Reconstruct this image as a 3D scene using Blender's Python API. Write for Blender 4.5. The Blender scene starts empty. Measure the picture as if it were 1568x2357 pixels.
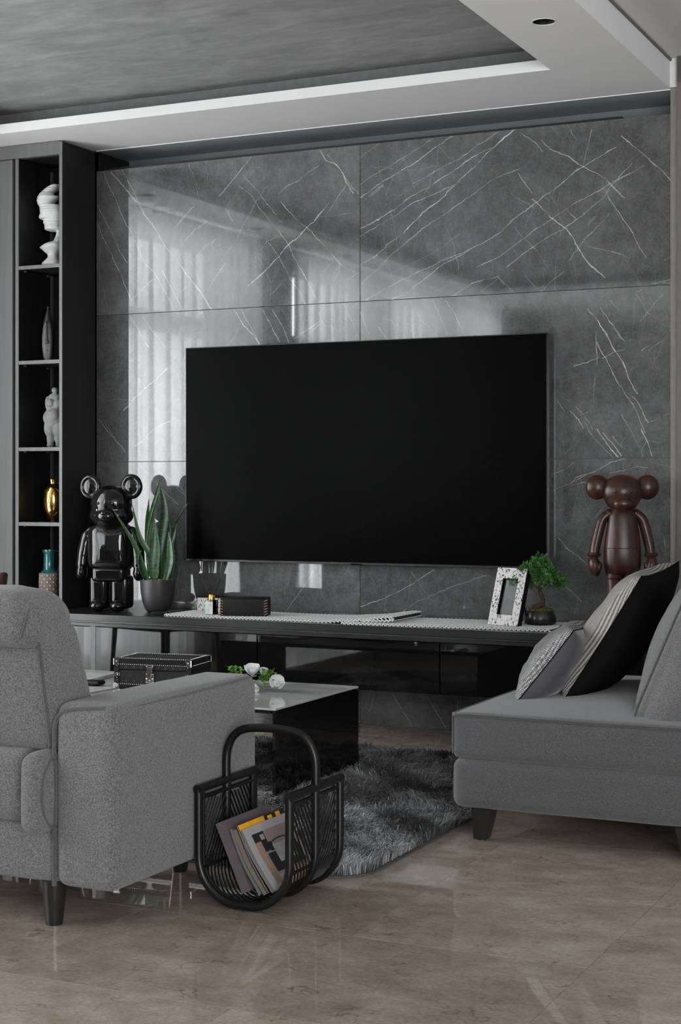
import bpy, bmesh, math, random
import numpy as np
from mathutils import Vector, Matrix, noise

random.seed(7)
PI = math.pi
C = bpy.context.scene.collection
SC = bpy.context.scene

# ---------------------------------------------------------------- camera
TH = 0.44506                       # the camera looks 25.5 degrees to the left of the wall's normal
cam_data = bpy.data.cameras.new('camera')
cam = bpy.data.objects.new('camera', cam_data)
C.objects.link(cam)
cam.location = (0, -6.7, 1.117)
cam.rotation_euler = (PI / 2, 0, TH)
cam_data.sensor_fit = 'HORIZONTAL'
cam_data.sensor_width = 36
cam_data.lens = 36 * 3654 / 1568
cam_data.shift_y = -67.5 / 1568
cam_data.clip_start = 0.05
SC.camera = cam

# ---------------------------------------------------------------- world, lights, exposure
world = bpy.data.worlds.new('world')
SC.world = world
world.use_nodes = True
wb = world.node_tree.nodes['Background']
wb.inputs[0].default_value = (0.93, 0.97, 1.0, 1)
wb.inputs[1].default_value = 0.5


def area(name, loc, target, sx, sy, power, col=(1, 1, 1), spread=PI):
    d = bpy.data.lights.new(name, 'AREA')
    d.shape = 'RECTANGLE'
    d.size = sx
    d.size_y = sy
    d.energy = power
    d.color = col
    d.spread = spread
    o = bpy.data.objects.new(name, d)
    C.objects.link(o)
    o.location = loc
    o.rotation_euler = (Vector(target) - Vector(loc)).to_track_quat('-Z', 'Y').to_euler()
    return o


# daylight falling on the two curtained windows of the left wall
area('daylight_window_far', (-5.62, -2.0, 1.35), (0, -2.0, 1.35), 1.7, 2.7, 390, (0.97, 0.985, 1.0))
area('daylight_window_near', (-5.62, -5.6, 1.35), (0, -5.6, 1.35), 4.2, 2.7, 960, (0.97, 0.985, 1.0))
# added fill light behind and right of the camera, tilted up towards the ceiling
area('fill_rear_right', (2.2, -8.6, 1.3), (-2.2, -1.5, 1.9), 3.2, 2.2, 330, (0.97, 0.985, 1.0))

SC.view_settings.view_transform = 'Standard'
SC.view_settings.look = 'None'
SC.view_settings.gamma = 1
SC.view_settings.exposure = 0.0
SC.view_settings.use_curve_mapping = False
cy = SC.cycles
cy.use_denoising = True
cy.max_bounces = 8
cy.diffuse_bounces = 4
cy.glossy_bounces = 4
cy.transmission_bounces = 6
cy.transparent_max_bounces = 8
cy.sample_clamp_indirect = 3.0
cy.caustics_reflective = False
cy.caustics_refractive = False


# ---------------------------------------------------------------- node material helpers
class NT:
    def __init__(self, name):
        self.m = bpy.data.materials.new(name)
        self.m.use_nodes = True
        self.t = self.m.node_tree
        self.b = self.t.nodes['Principled BSDF']

    def n(self, kind, **kw):
        nd = self.t.nodes.new(kind)
        for k, v in kw.items():
            setattr(nd, k, v)
        return nd

    def put(self, sock, v):
        if hasattr(v, 'is_output') or isinstance(v, bpy.types.NodeSocket):
            self.t.links.new(v, sock)
        else:
            sock.default_value = v

    def math(self, op, a, b=0.0, c=None, clamp=False):
        nd = self.n('ShaderNodeMath', operation=op)
        nd.use_clamp = clamp
        self.put(nd.inputs[0], a)
        self.put(nd.inputs[1], b)
        if c is not None:
            self.put(nd.inputs[2], c)
        return nd.outputs[0]

    def vmath(self, op, a, b):
        nd = self.n('ShaderNodeVectorMath', operation=op)
        self.put(nd.inputs[0], a)
        self.put(nd.inputs[1], b)
        return nd.outputs['Value'] if op == 'DOT_PRODUCT' else nd.outputs[0]

    def noise(self, vec, scale, detail=3, rough=0.5, dist=0.0):
        nd = self.n('ShaderNodeTexNoise')
        if vec is not None:
            self.put(nd.inputs['Vector'], vec)
        nd.inputs['Scale'].default_value = scale
        nd.inputs['Detail'].default_value = detail
        nd.inputs['Roughness'].default_value = rough
        nd.inputs['Distortion'].default_value = dist
        return nd

    def ramp(self, fac, stops):
        nd = self.n('ShaderNodeValToRGB')
        self.put(nd.inputs[0], fac)
        e = nd.color_ramp.elements
        while len(e) < len(stops):
            e.new(0.5)
        for k, (p, c) in enumerate(stops):
            e[k].position = p
            if not isinstance(c, (tuple, list)):
                c = (c, c, c)
            e[k].color = (*c[:3], 1)
        return nd.outputs[0]

    def mix(self, fac, a, b, mode='MIX'):
        nd = self.n('ShaderNodeMix', data_type='RGBA', blend_type=mode)
        self.put(nd.inputs[0], fac)
        self.put(nd.inputs[6], a if not isinstance(a, tuple) else (*a[:3], 1))
        self.put(nd.inputs[7], b if not isinstance(b, tuple) else (*b[:3], 1))
        return nd.outputs[2]

    def bump(self, h, strength=0.3, dist=0.001):
        nd = self.n('ShaderNodeBump')
        nd.inputs['Strength'].default_value = strength
        nd.inputs['Distance'].default_value = dist
        self.put(nd.inputs['Height'], h)
        self.t.links.new(nd.outputs[0], self.b.inputs['Normal'])

    def objco(self):
        return self.n('ShaderNodeTexCoord').outputs['Object']

    def pos(self):
        return self.n('ShaderNodeNewGeometry').outputs['Position']


def rgb(c):
    return (c, c, c) if not isinstance(c, (tuple, list)) else tuple(c)


def mat(name, col, rough=0.5, metal=0.0, var=0.12, vscale=30.0, bump=0.0, bscale=200.0, coat=0.0, spec=0.5, ior=1.5, sheen=0.0):
    """plain procedural material: a colour with soft noise variation and optional fine relief"""
    n = NT(name)
    c = rgb(col)
    co = n.objco()
    nz = n.noise(co, vscale, 4)
    lo = tuple(x * (1 - var) for x in c)
    hi = tuple(min(1, x * (1 + var)) for x in c)
    n.t.links.new(n.ramp(nz.outputs[0], [(0.3, lo), (0.7, hi)]), n.b.inputs['Base Color'])
    n.b.inputs['Roughness'].default_value = rough
    n.b.inputs['Metallic'].default_value = metal
    n.b.inputs['Coat Weight'].default_value = coat
    n.b.inputs['Specular IOR Level'].default_value = spec
    n.b.inputs['IOR'].default_value = ior
    n.b.inputs['Sheen Weight'].default_value = sheen
    if bump:
        n.bump(n.noise(co, bscale, 3).outputs[0], bump)
    return n.m


def fabric(name, col, scale=1.0, contrast=0.35, bump=0.5):
    """heathered woven upholstery"""
    n = NT(name)
    c = rgb(col)
    co = n.objco()
    vor = n.n('ShaderNodeTexVoronoi')
    n.put(vor.inputs['Vector'], co)
    vor.inputs['Scale'].default_value = 420 * scale
    fine = n.noise(co, 300 * scale, 4, 0.8).outputs[0]
    big = n.noise(co, 9, 3).outputs[0]
    a = n.ramp(fine, [(0.36, tuple(x * (1 - contrast) for x in c)), (0.64, tuple(x * (1 + contrast) for x in c))])
    b = n.ramp(big, [(0.3, 0.92), (0.7, 1.0)])
    v = n.ramp(vor.outputs['Distance'], [(0.0, 1.0), (0.8, 0.62)])
    m1 = n.mix(1.0, a, b, 'MULTIPLY')
    m2 = n.mix(1.0, m1, v, 'MULTIPLY')
    n.t.links.new(m2, n.b.inputs['Base Color'])
    n.b.inputs['Roughness'].default_value = 0.95
    n.b.inputs['Specular IOR Level'].default_value = 0.15
    n.b.inputs['Sheen Weight'].default_value = 0.25
    n.b.inputs['Sheen Roughness'].default_value = 0.6
    h = n.math('SUBTRACT', fine, vor.outputs['Distance'])
    n.bump(h, bump, 0.0015)
    return n.m


def weave(name, light, dark, scale, rough=0.8, greek=False):
    """two-tone basket weave on object coordinates; greek gives a meander-like block pattern"""
    n = NT(name)
    co = n.objco()
    sep = n.n('ShaderNodeSeparateXYZ')
    n.put(sep.inputs[0], n.vmath('ADD', co, (0, 0, 0)))
    x = n.math('MULTIPLY', sep.outputs[0], scale)
    y = n.math('MULTIPLY', sep.outputs[1], scale)
    if greek:
        br = n.n('ShaderNodeTexBrick')
        n.put(br.inputs['Vector'], co)
        br.inputs['Scale'].default_value = scale
        br.inputs['Color1'].default_value = (*rgb(light), 1)
        br.inputs['Color2'].default_value = (*rgb(light), 1)
        br.inputs['Mortar'].default_value = (*rgb(dark), 1)
        br.inputs['Mortar Size'].default_value = 0.09
        br.inputs['Brick Width'].default_value = 0.62
        br.inputs['Row Height'].default_value = 0.32
        br2 = n.n('ShaderNodeTexBrick')
        rot = n.n('ShaderNodeMapping')
        rot.inputs['Rotation'].default_value = (0, 0, PI / 2)
        n.put(rot.inputs['Vector'], co)
        n.put(br2.inputs['Vector'], rot.outputs[0])
        for k in ('Scale', 'Mortar Size', 'Brick Width', 'Row Height'):
            br2.inputs[k].default_value = br.inputs[k].default_value
        ck = n.n('ShaderNodeTexChecker')
        n.put(ck.inputs['Vector'], co)
        ck.inputs['Scale'].default_value = scale * 0.8
        for k, c in (('Color1', light), ('Color2', light), ('Mortar', dark)):
            br2.inputs[k].default_value = (*rgb(c), 1)
        col = n.mix(ck.outputs['Fac'], br.outputs[0], br2.outputs[0])
        h = n.n('ShaderNodeRGBToBW')
        n.put(h.inputs[0], col)
        hh = h.outputs[0]
    else:
        sx = n.math('SINE', n.math('MULTIPLY', n.math('ADD', x, y), PI))
        sy = n.math('SINE', n.math('MULTIPLY', n.math('SUBTRACT', x, y), PI))
        p = n.math('MULTIPLY', sx, sy)
        nz = n.noise(co, scale * 0.5, 2).outputs[0]
        p = n.math('ADD', p, n.math('MULTIPLY', n.math('SUBTRACT', nz, 0.5), 0.45))
        hh = n.math('ADD', n.math('MULTIPLY', p, 0.5), 0.5, clamp=True)
        col = n.ramp(hh, [(0.35, rgb(dark)), (0.6, rgb(light))])
    n.t.links.new(col, n.b.inputs['Base Color'])
    n.b.inputs['Roughness'].default_value = rough
    n.bump(hh, 0.6, 0.0012)
    return n.m


# ---------------------------------------------------------------- object helpers
def link(name, me, material=None, parent=None, loc=None, rot=None, sharp=35):
    if isinstance(me, bmesh.types.BMesh):
        b = me
        bmesh.ops.recalc_face_normals(b, faces=b.faces)
        me = bpy.data.meshes.new(name)
        b.to_mesh(me)
        b.free()
        if sharp is not None:
            me.polygons.foreach_set('use_smooth', [True] * len(me.polygons))
            me.set_sharp_from_angle(angle=math.radians(sharp))
    o = bpy.data.objects.new(name, me)
    C.objects.link(o)
    mats = material if isinstance(material, (list, tuple)) else [material] if material else []
    if not me.materials:
        for m in mats:
            me.materials.append(m)
    if parent:
        o.parent = parent
    if loc is not None:
        o.location = loc
    if rot is not None:
        o.rotation_euler = rot
    return o


def tag(o, label=None, cat=None, group=None, kind=None):
    for k, v in (('label', label), ('category', cat), ('group', group), ('kind', kind)):
        if v:
            o[k] = v
    return o


def thing(name, label, cat, loc=(0, 0, 0), rz=0.0, group=None):
    o = bpy.data.objects.new(name, None)
    o.empty_display_size = 0.05
    C.objects.link(o)
    o.location = loc
    o.rotation_euler = (0, 0, rz)
    return tag(o, label, cat, group)


def copy_tree(o, parent=None):
    c = o.copy()
    C.objects.link(c)
    c.parent = parent
    for ch in list(o.children):
        copy_tree(ch, c)
    return c


def BM():
    return bmesh.new()


def box(bm, x0, x1, y0, y1, z0, z1, bev=0.0, seg=2, M=None):
    vs = bmesh.ops.create_cube(bm, size=1.0)['verts']
    for v in vs:
        v.co = Vector((x0 + (v.co.x + .5) * (x1 - x0), y0 + (v.co.y + .5) * (y1 - y0), z0 + (v.co.z + .5) * (z1 - z0)))
    if bev:
        es = {e for v in vs for e in v.link_edges}
        r = bmesh.ops.bevel(bm, geom=list(es), offset=bev, segments=seg, profile=0.5, affect='EDGES')
        vs = list({v for f in r['faces'] for v in f.verts} | {v for v in vs if v.is_valid})
    if M is not None:
        bmesh.ops.transform(bm, matrix=M, verts=vs)
    return bm


def bx(x0, x1, y0, y1, z0, z1, bev=0.0, seg=2):
    return box(BM(), x0, x1, y0, y1, z0, z1, bev, seg)


def frames_along(pts, closed=False):
    n = len(pts)
    T = []
    for i in range(n):
        if closed:
            d = pts[(i + 1) % n] - pts[i - 1]
        else:
            d = pts[min(i + 1, n - 1)] - pts[max(i - 1, 0)]
        T.append(d.normalized() if d.length > 1e-9 else Vector((0, 0, 1)))
    up = Vector((0, 0, 1)) if abs(T[0].z) < 0.9 else Vector((0, 1, 0))
    N = (up - T[0] * up.dot(T[0])).normalized()
    out = []
    for i in range(n):
        if i:
            q = T[i - 1].rotation_difference(T[i])
            N = q @ N
            N = (N - T[i] * N.dot(T[i])).normalized()
        out.append((T[i], N, T[i].cross(N)))
    return out


def tube(bm, pts, r, seg=8, closed=False, cap=True):
    pts = [Vector(p) for p in pts]
    fr = frames_along(pts, closed)
    rings = []
    for i, p in enumerate(pts):
        rr = r[min(i, len(r) - 1)] if isinstance(r, list) else r
        ra, rb = rr if isinstance(rr, tuple) else (rr, rr)
        _, N, B = fr[i]
        rings.append([bm.verts.new(p + N * (ra * math.cos(2 * PI * k / seg)) + B * (rb * math.sin(2 * PI * k / seg))) for k in range(seg)])
    m = len(rings)
    for i in range(m if closed else m - 1):
        a, b = rings[i], rings[(i + 1) % m]
        for k in range(seg):
            bm.faces.new((a[k], a[(k + 1) % seg], b[(k + 1) % seg], b[k]))
    if cap and not closed:
        bm.faces.new(rings[0][::-1])
        bm.faces.new(rings[-1])
    return bm


def loft(bm, secs, seg=32, power=1.0, M=None):
    """secs: (z, cx, cy, rx, ry)"""
    rings = []
    for z, cx, cy, rx, ry in secs:
        ring = []
        for k in range(seg):
            a = 2 * PI * k / seg
            ca, sa = math.cos(a), math.sin(a)
            ca = math.copysign(abs(ca) ** power, ca)
            sa = math.copysign(abs(sa) ** power, sa)
            co = Vector((cx + rx * ca, cy + ry * sa, z))
            ring.append(bm.verts.new(M @ co if M is not None else co))
        rings.append(ring)
    for a, b in zip(rings, rings[1:]):
        for k in range(seg):
            bm.faces.new((a[k], a[(k + 1) % seg], b[(k + 1) % seg], b[k]))
    bm.faces.new(rings[0][::-1])
    bm.faces.new(rings[-1])
    return bm


def lathe(bm, prof, seg=32, M=None):
    return loft(bm, [(z, 0, 0, r, r) for r, z in prof], seg, 1.0, M)


def ball(bm, c, r, M=None, u=20, v=12):
    rx, ry, rz = r if isinstance(r, (tuple, list)) else (r, r, r)
    vs = bmesh.ops.create_uvsphere(bm, u_segments=u, v_segments=v, radius=1)['verts']
    T = Matrix.Translation(Vector(c)) @ (M if M is not None else Matrix.Identity(4)) @ Matrix.Diagonal((rx, ry, rz, 1))
    bmesh.ops.transform(bm, matrix=T, verts=vs)
    return bm


def spline(pts, n=6):
    """Catmull-Rom through pts"""
    P = [Vector(p) for p in pts]
    P = [P[0] * 2 - P[1]] + P + [P[-1] * 2 - P[-2]]
    out = []
    for i in range(1, len(P) - 2):
        for k in range(n):
            t = k / n
            out.append(0.5 * ((2 * P[i]) + (P[i + 1] - P[i - 1]) * t + (2 * P[i - 1] - 5 * P[i] + 4 * P[i + 1] - P[i + 2]) * t * t
                              + (3 * P[i] - P[i - 1] - 3 * P[i + 1] + P[i + 2]) * t ** 3))
    out.append(P[-2])
    return out


def cushion(sx, sy, sz, r, bulge=(0, 0, 0), n=14, wob=0.0, seed=0.0, fn=None, c=(0, 0, 0)):
    """soft box, centred on c; bulge per axis, wob = slack of the cover"""
    bm = BM()
    bmesh.ops.create_cube(bm, size=2.0)
    bmesh.ops.subdivide_edges(bm, edges=bm.edges[:], cuts=n, use_grid_fill=True)
    h = (sx / 2, sy / 2, sz / 2)
    K = 3
    N = (n + 1) / 2

    def remap(a, hh):
        s = abs(a) * N                          # 0..N
        rr = min(r, hh * 0.98)
        e = N - K
        if s <= e:
            v = (hh - rr) * s / e
        else:
            v = (hh - rr) + rr * math.tan((s - e) / K * PI / 4)
        return math.copysign(v, a)
    for v in bm.verts:
        a = v.co.copy()
        u = [remap(a[i], h[i]) for i in range(3)]
        q = [max(-(h[i] - min(r, h[i] * .98)), min(h[i] - min(r, h[i] * .98), u[i])) for i in range(3)]
        d = Vector([u[i] - q[i] for i in range(3)])
        p = Vector(q)
        if d.length > 1e-9:
            p = p + d.normalized() * r
        for i in range(3):
            j, k = (i + 1) % 3, (i + 2) % 3
            w = max(0, 1 - (p[j] / h[j]) ** 2) * max(0, 1 - (p[k] / h[k]) ** 2)
            p[i] += math.copysign(bulge[i] * w * min(1, abs(p[i]) / h[i]) ** 2, p[i])
        if wob:
            nn = noise.noise_vector(Vector((p.x * 6 + seed, p.y * 6, p.z * 6))) + 0.5 * noise.noise_vector(Vector((p.x * 17 + seed, p.y * 17, p.z * 17)))
            p += nn * wob
        p = p + Vector(c)
        v.co = fn(p) if fn else p
    return bm


MT = Matrix.Translation
def MR(a, ax): return Matrix.Rotation(a, 4, ax)


def remeshed(name, bm, material, parent, voxel=0.005, smooth=3):
    o = link(name, bm, material, parent, sharp=None)
    m = o.modifiers.new('remesh', 'REMESH')
    m.mode = 'VOXEL'
    m.voxel_size = voxel
    m.use_smooth_shade = True
    s = o.modifiers.new('smooth', 'SMOOTH')
    s.iterations = smooth
    s.factor = 0.7
    return o


# wall veins: width and polylines in wall x-z metres, per slab (row, column)
VEINS = {
    (0, 1): [
        (2, [(-2.927,0.145),(-2.834,0.009)]),
        (2, [(-2.755,0.139),(-2.668,0.01)]),
        (1.5, [(-2.611,0.128),(-2.611,0.079)]),
        (1.5, [(-3.022,0.134),(-3.048,0.052)]),
    ],
    (1, 0): [
        (1.5, [(-4.3,1.202),(-4.189,1.1),(-4.079,1.007)]),
        (1.5, [(-4.226,1.201),(-4.035,1.051)]),
        (1.5, [(-4.152,1.157),(-4.035,1.069)]),
        (1.5, [(-3.479,0.51),(-3.341,0.689)]),
    ],
    (1, 1): [
        (2, [(-2.164,1.152),(-2.117,1.172),(-2.061,1.203)]),
        (2, [(-2.089,1.106),(-2.052,1.145),(-1.978,1.163),(-1.904,1.198),(-1.827,1.219)]),
        (1.5, [(-2.08,1.106),(-2.024,1.118),(-1.978,1.122)]),
        (1.5, [(-1.904,1.156),(-1.84,1.167),(-1.786,1.184),(-1.741,1.18)]),
        (1.5, [(-2.16,1.077),(-2.108,1.104),(-2.005,1.154)]),
        (2, [(-2.136,0.878),(-2.094,0.833),(-2.042,0.793),(-2.005,0.763)]),
        (2, [(-3.088,0.538),(-2.895,0.62),(-2.723,0.72)]),
        (1.5, [(-2.884,0.517),(-2.808,0.573),(-2.596,0.658),(-2.471,0.701)]),
        (2, [(-2.227,0.745),(-2.127,0.681),(-2.029,0.598)]),
    ],
    (2, 0): [
        (3, [(-3.767,1.95),(-3.715,1.883),(-3.658,1.822),(-3.626,1.78)]),
        (2, [(-3.72,1.947),(-3.668,1.856),(-3.63,1.788)]),
        (2.5, [(-3.607,1.945),(-3.574,1.885),(-3.519,1.792)]),
        (2.5, [(-3.556,1.945),(-3.509,1.874),(-3.468,1.786)]),
        (1.5, [(-3.509,1.946),(-3.473,1.888)]),
        (2, [(-4.285,1.946),(-4.215,1.853),(-4.16,1.784)]),
        (2, [(-4.351,1.936),(-4.3,1.865),(-4.25,1.787)]),
        (2, [(-3.436,1.805),(-3.363,1.843),(-3.3,1.881)]),
        (1.5, [(-3.409,1.788),(-3.3,1.869)]),
        (2.5, [(-3.309,1.918),(-3.3,1.881),(-3.273,1.851)]),
        (2, [(-3.175,1.948),(-3.139,1.874),(-3.108,1.792)]),
        (1, [(-4.042,1.787),(-3.925,1.883)]),
        (1.5, [(-3.791,1.782),(-3.743,1.859)]),
        (3, [(-4.398,1.476),(-4.338,1.539),(-4.285,1.576),(-4.241,1.606),(-4.145,1.682)]),
        (2, [(-4.33,1.297),(-4.263,1.347),(-4.204,1.391),(-4.123,1.427)]),
        (2, [(-4.543,1.434),(-4.489,1.369),(-4.436,1.317),(-4.383,1.266)]),
        (1.5, [(-4.512,1.421),(-4.451,1.33)]),
        (1, [(-4.512,1.533),(-4.375,1.536)]),
        (1.5, [(-4.315,1.64),(-4.241,1.562)]),
    ],
    (2, 1): [
        (2, [(-2.669,1.946),(-2.619,1.87),(-2.579,1.794)]),
        (1, [(-2.843,1.951),(-2.781,1.859),(-2.72,1.79)]),
        (1.5, [(-2.73,1.946),(-2.659,1.787)]),
        (1.5, [(-1.899,1.905),(-1.867,1.863)]),
        (1.5, [(-1.673,1.92),(-1.745,1.839),(-1.772,1.814)]),
        (2, [(-3.092,1.911),(-3.051,1.803)]),
        (2, [(-2.999,1.839),(-2.962,1.781)]),
        (2.5, [(-2.001,1.874),(-1.945,1.795),(-1.913,1.74)]),
        (3, [(-1.961,1.817),(-1.918,1.757),(-1.879,1.684),(-1.84,1.634),(-1.813,1.562),(-1.784,1.503)]),
        (2.3, [(-1.964,1.727),(-1.927,1.663),(-1.886,1.586),(-1.858,1.536),(-1.827,1.486),(-1.804,1.459),(-1.777,1.401),(-1.75,1.334)]),
        (2, [(-1.945,1.876),(-1.854,1.738)]),
        (2, [(-1.904,1.814),(-1.84,1.729)]),
        (2, [(-1.971,1.766),(-1.964,1.687),(-1.964,1.629)]),
        (1.5, [(-1.971,1.575),(-1.978,1.468)]),
        (2, [(-2.066,1.623),(-2.005,1.643),(-1.954,1.662)]),
        (2, [(-1.936,1.659),(-1.886,1.68),(-1.84,1.696)]),
        (2, [(-1.766,1.686),(-1.727,1.707)]),
        (1.5, [(-1.736,1.685),(-1.669,1.725)]),
        (2.5, [(-1.806,1.49),(-1.781,1.459),(-1.736,1.374)]),
        (3, [(-1.768,1.352),(-1.741,1.294),(-1.723,1.228)]),
        (2.5, [(-2.08,1.429),(-2.047,1.388),(-2.024,1.352)]),
        (2, [(-2.052,1.442),(-2.029,1.41),(-2.001,1.378),(-1.982,1.349)]),
        (1.5, [(-2.024,1.383),(-1.987,1.329),(-1.918,1.256),(-1.888,1.227)]),
        (3, [(-1.959,1.348),(-1.918,1.292),(-1.89,1.256),(-1.865,1.227)]),
        (2.5, [(-1.931,1.332),(-1.89,1.287),(-1.849,1.233)]),
        (2, [(-1.89,1.318),(-1.849,1.269)]),
        (1.5, [(-1.854,1.411),(-1.813,1.34),(-1.768,1.255),(-1.759,1.228)]),
        (2, [(-2.038,1.406),(-2.005,1.423)]),
        (1.5, [(-1.723,1.378),(-1.647,1.41)]),
        (2, [(-2.141,1.478),(-2.106,1.434)]),
    ],
    (3, 0): [
        (2, [(-4.519,2.683),(-4.442,2.534),(-4.386,2.418),(-4.33,2.32),(-4.27,2.205),(-4.215,2.151),(-4.15,2.054),(-4.096,1.954)]),
        (3, [(-4.473,2.679),(-4.371,2.571),(-4.29,2.471),(-4.23,2.399),(-4.16,2.292),(-4.081,2.202),(-4.022,2.123),(-3.954,2.052),(-3.886,1.953)]),
        (2, [(-4.407,2.682),(-4.346,2.578),(-4.29,2.471)]),
        (2, [(-4.556,2.517),(-4.504,2.426),(-4.422,2.283),(-4.376,2.216)]),
        (2, [(-4.556,2.426),(-4.504,2.323),(-4.442,2.215),(-4.412,2.149),(-4.356,2.022)]),
        (2, [(-4.17,2.165),(-4.121,2.086),(-4.047,1.956)]),
        (1.5, [(-4.008,2.198),(-3.964,2.111),(-3.93,2.034),(-3.906,1.987)]),
        (1.5, [(-3.998,2.063),(-3.935,1.955)]),
        (1.5, [(-4.356,2.026),(-4.29,2.078),(-4.23,2.126)]),
        (1, [(-4.561,2.222),(-4.483,1.959)]),
        (1, [(-4.027,2.683),(-3.993,2.617),(-3.944,2.462)]),
        (2, [(-3.815,2.444),(-3.772,2.383),(-3.753,2.344)]),
        (1, [(-3.925,2.386),(-3.848,2.355),(-3.743,2.335),(-3.649,2.325)]),
        (2, [(-3.848,2.509),(-3.753,2.601),(-3.724,2.636),(-3.672,2.681)]),
        (1.5, [(-3.72,2.611),(-3.658,2.54),(-3.584,2.452),(-3.537,2.399)]),
        (1.8, [(-3.734,2.55),(-3.663,2.491),(-3.63,2.443),(-3.509,2.299),(-3.463,2.239),(-3.418,2.146),(-3.386,2.104),(-3.345,2.021),(-3.3,1.954)]),
        (3, [(-3.3,2.681),(-3.268,2.63),(-3.219,2.609),(-3.175,2.541),(-3.13,2.47)]),
        (2, [(-3.264,2.661),(-3.184,2.558),(-3.104,2.463)]),
        (3, [(-3.255,2.431),(-3.327,2.351),(-3.372,2.322),(-3.436,2.27),(-3.491,2.232),(-3.519,2.193),(-3.593,2.132),(-3.687,2.063)]),
        (2, [(-3.514,2.455),(-3.409,2.349),(-3.372,2.322),(-3.309,2.261),(-3.264,2.21),(-3.192,2.141),(-3.122,2.097)]),
        (2, [(-3.574,2.262),(-3.519,2.189),(-3.463,2.092),(-3.399,1.999),(-3.368,1.937)]),
        (2, [(-4.042,2.301),(-3.983,2.356),(-3.915,2.389)]),
        (2, [(-4.096,2.377),(-3.993,2.466)]),
        (2, [(-3.911,2.05),(-3.877,2.098),(-3.81,2.178)]),
        (1.5, [(-3.993,2.205),(-3.925,2.268),(-3.867,2.298)]),
        (1.2, [(-3.805,2.227),(-3.743,2.306),(-3.672,2.417),(-3.64,2.473),(-3.584,2.534)]),
        (2, [(-3.528,2.489),(-3.491,2.518),(-3.427,2.546),(-3.381,2.575),(-3.309,2.609)]),
        (1.5, [(-3.273,2.372),(-3.201,2.463),(-3.166,2.508)]),
        (1, [(-3.3,2.366),(-3.139,2.374)]),
        (1.5, [(-3.621,2.232),(-3.584,2.271),(-3.528,2.292)]),
        (1.5, [(-3.104,2.096),(-3.157,2.059)]),
        (1.5, [(-3.192,2.141),(-3.237,2.087)]),
    ],
    (3, 1): [
        (1.5, [(-3.092,2.628),(-2.999,2.682)]),
        (1.5, [(-3.092,2.503),(-2.957,2.569),(-2.73,2.681)]),
        (2.5, [(-3.092,2.44),(-3.03,2.474),(-2.884,2.553),(-2.802,2.593),(-2.639,2.685)]),
        (2.6, [(-3.092,2.296),(-2.999,2.337),(-2.863,2.413),(-2.7,2.49),(-2.539,2.58),(-2.431,2.621),(-2.343,2.685)]),
        (2, [(-3.092,2.26),(-2.978,2.317),(-2.853,2.384),(-2.771,2.416),(-2.599,2.477)]),
        (2, [(-2.833,2.487),(-2.7,2.537),(-2.569,2.596),(-2.421,2.683)]),
        (3, [(-2.962,2.211),(-2.853,2.28),(-2.771,2.35),(-2.669,2.427),(-2.579,2.504),(-2.5,2.562),(-2.411,2.638),(-2.333,2.686)]),
        (2, [(-3.092,2.132),(-3.009,2.17),(-2.962,2.206)]),
        (1, [(-2.962,2.402),(-2.802,2.484),(-2.649,2.566)]),
        (2, [(-3.092,2.036),(-2.957,2.153),(-2.802,2.257),(-2.68,2.333),(-2.539,2.412),(-2.441,2.474),(-2.324,2.51)]),
        (2.6, [(-2.936,1.956),(-2.863,1.986),(-2.7,2.095),(-2.559,2.161),(-2.411,2.235),(-2.275,2.327),(-2.208,2.372),(-2.113,2.438),(-2.02,2.498),(-1.881,2.566)]),
        (2, [(-3.062,1.967),(-2.946,2.019),(-2.853,2.061),(-2.7,2.118),(-2.559,2.166)]),
        (1, [(-2.936,2.085),(-2.751,2.15),(-2.599,2.243)]),
        (2, [(-2.519,2.08),(-2.411,2.129),(-2.275,2.212),(-2.161,2.282),(-2.057,2.342),(-1.909,2.403),(-1.754,2.479)]),
        (1.8, [(-2.382,2.076),(-2.256,2.156),(-2.113,2.229),(-2.02,2.285),(-1.927,2.36),(-1.808,2.493)]),
        (2, [(-2.634,1.96),(-2.539,2.016),(-2.411,2.041)]),
        (1.3, [(-2.5,1.972),(-2.411,2.036)]),
        (2.5, [(-2.218,2.633),(-2.17,2.579),(-2.085,2.54),(-2.01,2.488),(-1.927,2.431),(-1.835,2.343)]),
        (2, [(-2.314,2.67),(-2.237,2.617),(-2.208,2.573)]),
        (2, [(-2.324,2.492),(-2.256,2.399)]),
        (3, [(-2.256,2.371),(-2.161,2.277),(-2.085,2.209),(-2.038,2.133),(-1.982,2.053),(-1.927,2.005)]),
        (2, [(-2.113,2.329),(-2.057,2.27)]),
        (2.5, [(-1.854,2.613),(-1.79,2.554),(-1.709,2.484),(-1.637,2.403)]),
        (2.5, [(-1.918,2.359),(-1.863,2.274),(-1.808,2.19),(-1.745,2.075)]),
        (1.5, [(-2.085,2.086),(-2.02,2.177),(-1.909,2.277)]),
        (1.5, [(-1.982,2.652),(-2.001,2.582),(-2.02,2.507)]),
        (1.2, [(-2.333,2.244),(-2.247,2.155),(-2.18,2.069)]),
        (1.5, [(-2.411,2.036),(-2.343,1.959)]),
        (1.5, [(-2.299,2.039),(-2.218,1.957),(-2.151,2.013),(-2.109,2.042)]),
        (1.5, [(-1.772,1.958),(-1.637,1.984)]),
        (2, [(-1.669,2.066),(-1.637,2.086)]),
        (1.5, [(-2.095,2.681),(-2.048,2.613)]),
        (1.5, [(-2.001,2.149),(-1.89,2.115),(-1.817,2.079)]),
        (1, [(-3.092,2.58),(-2.988,2.574),(-2.884,2.553),(-2.751,2.554),(-2.68,2.552)]),
    ],
}
# ---------------------------------------------------------------- room materials
WX = -5.15          # window wall
CZ = 2.79           # lower white ceiling


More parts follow.
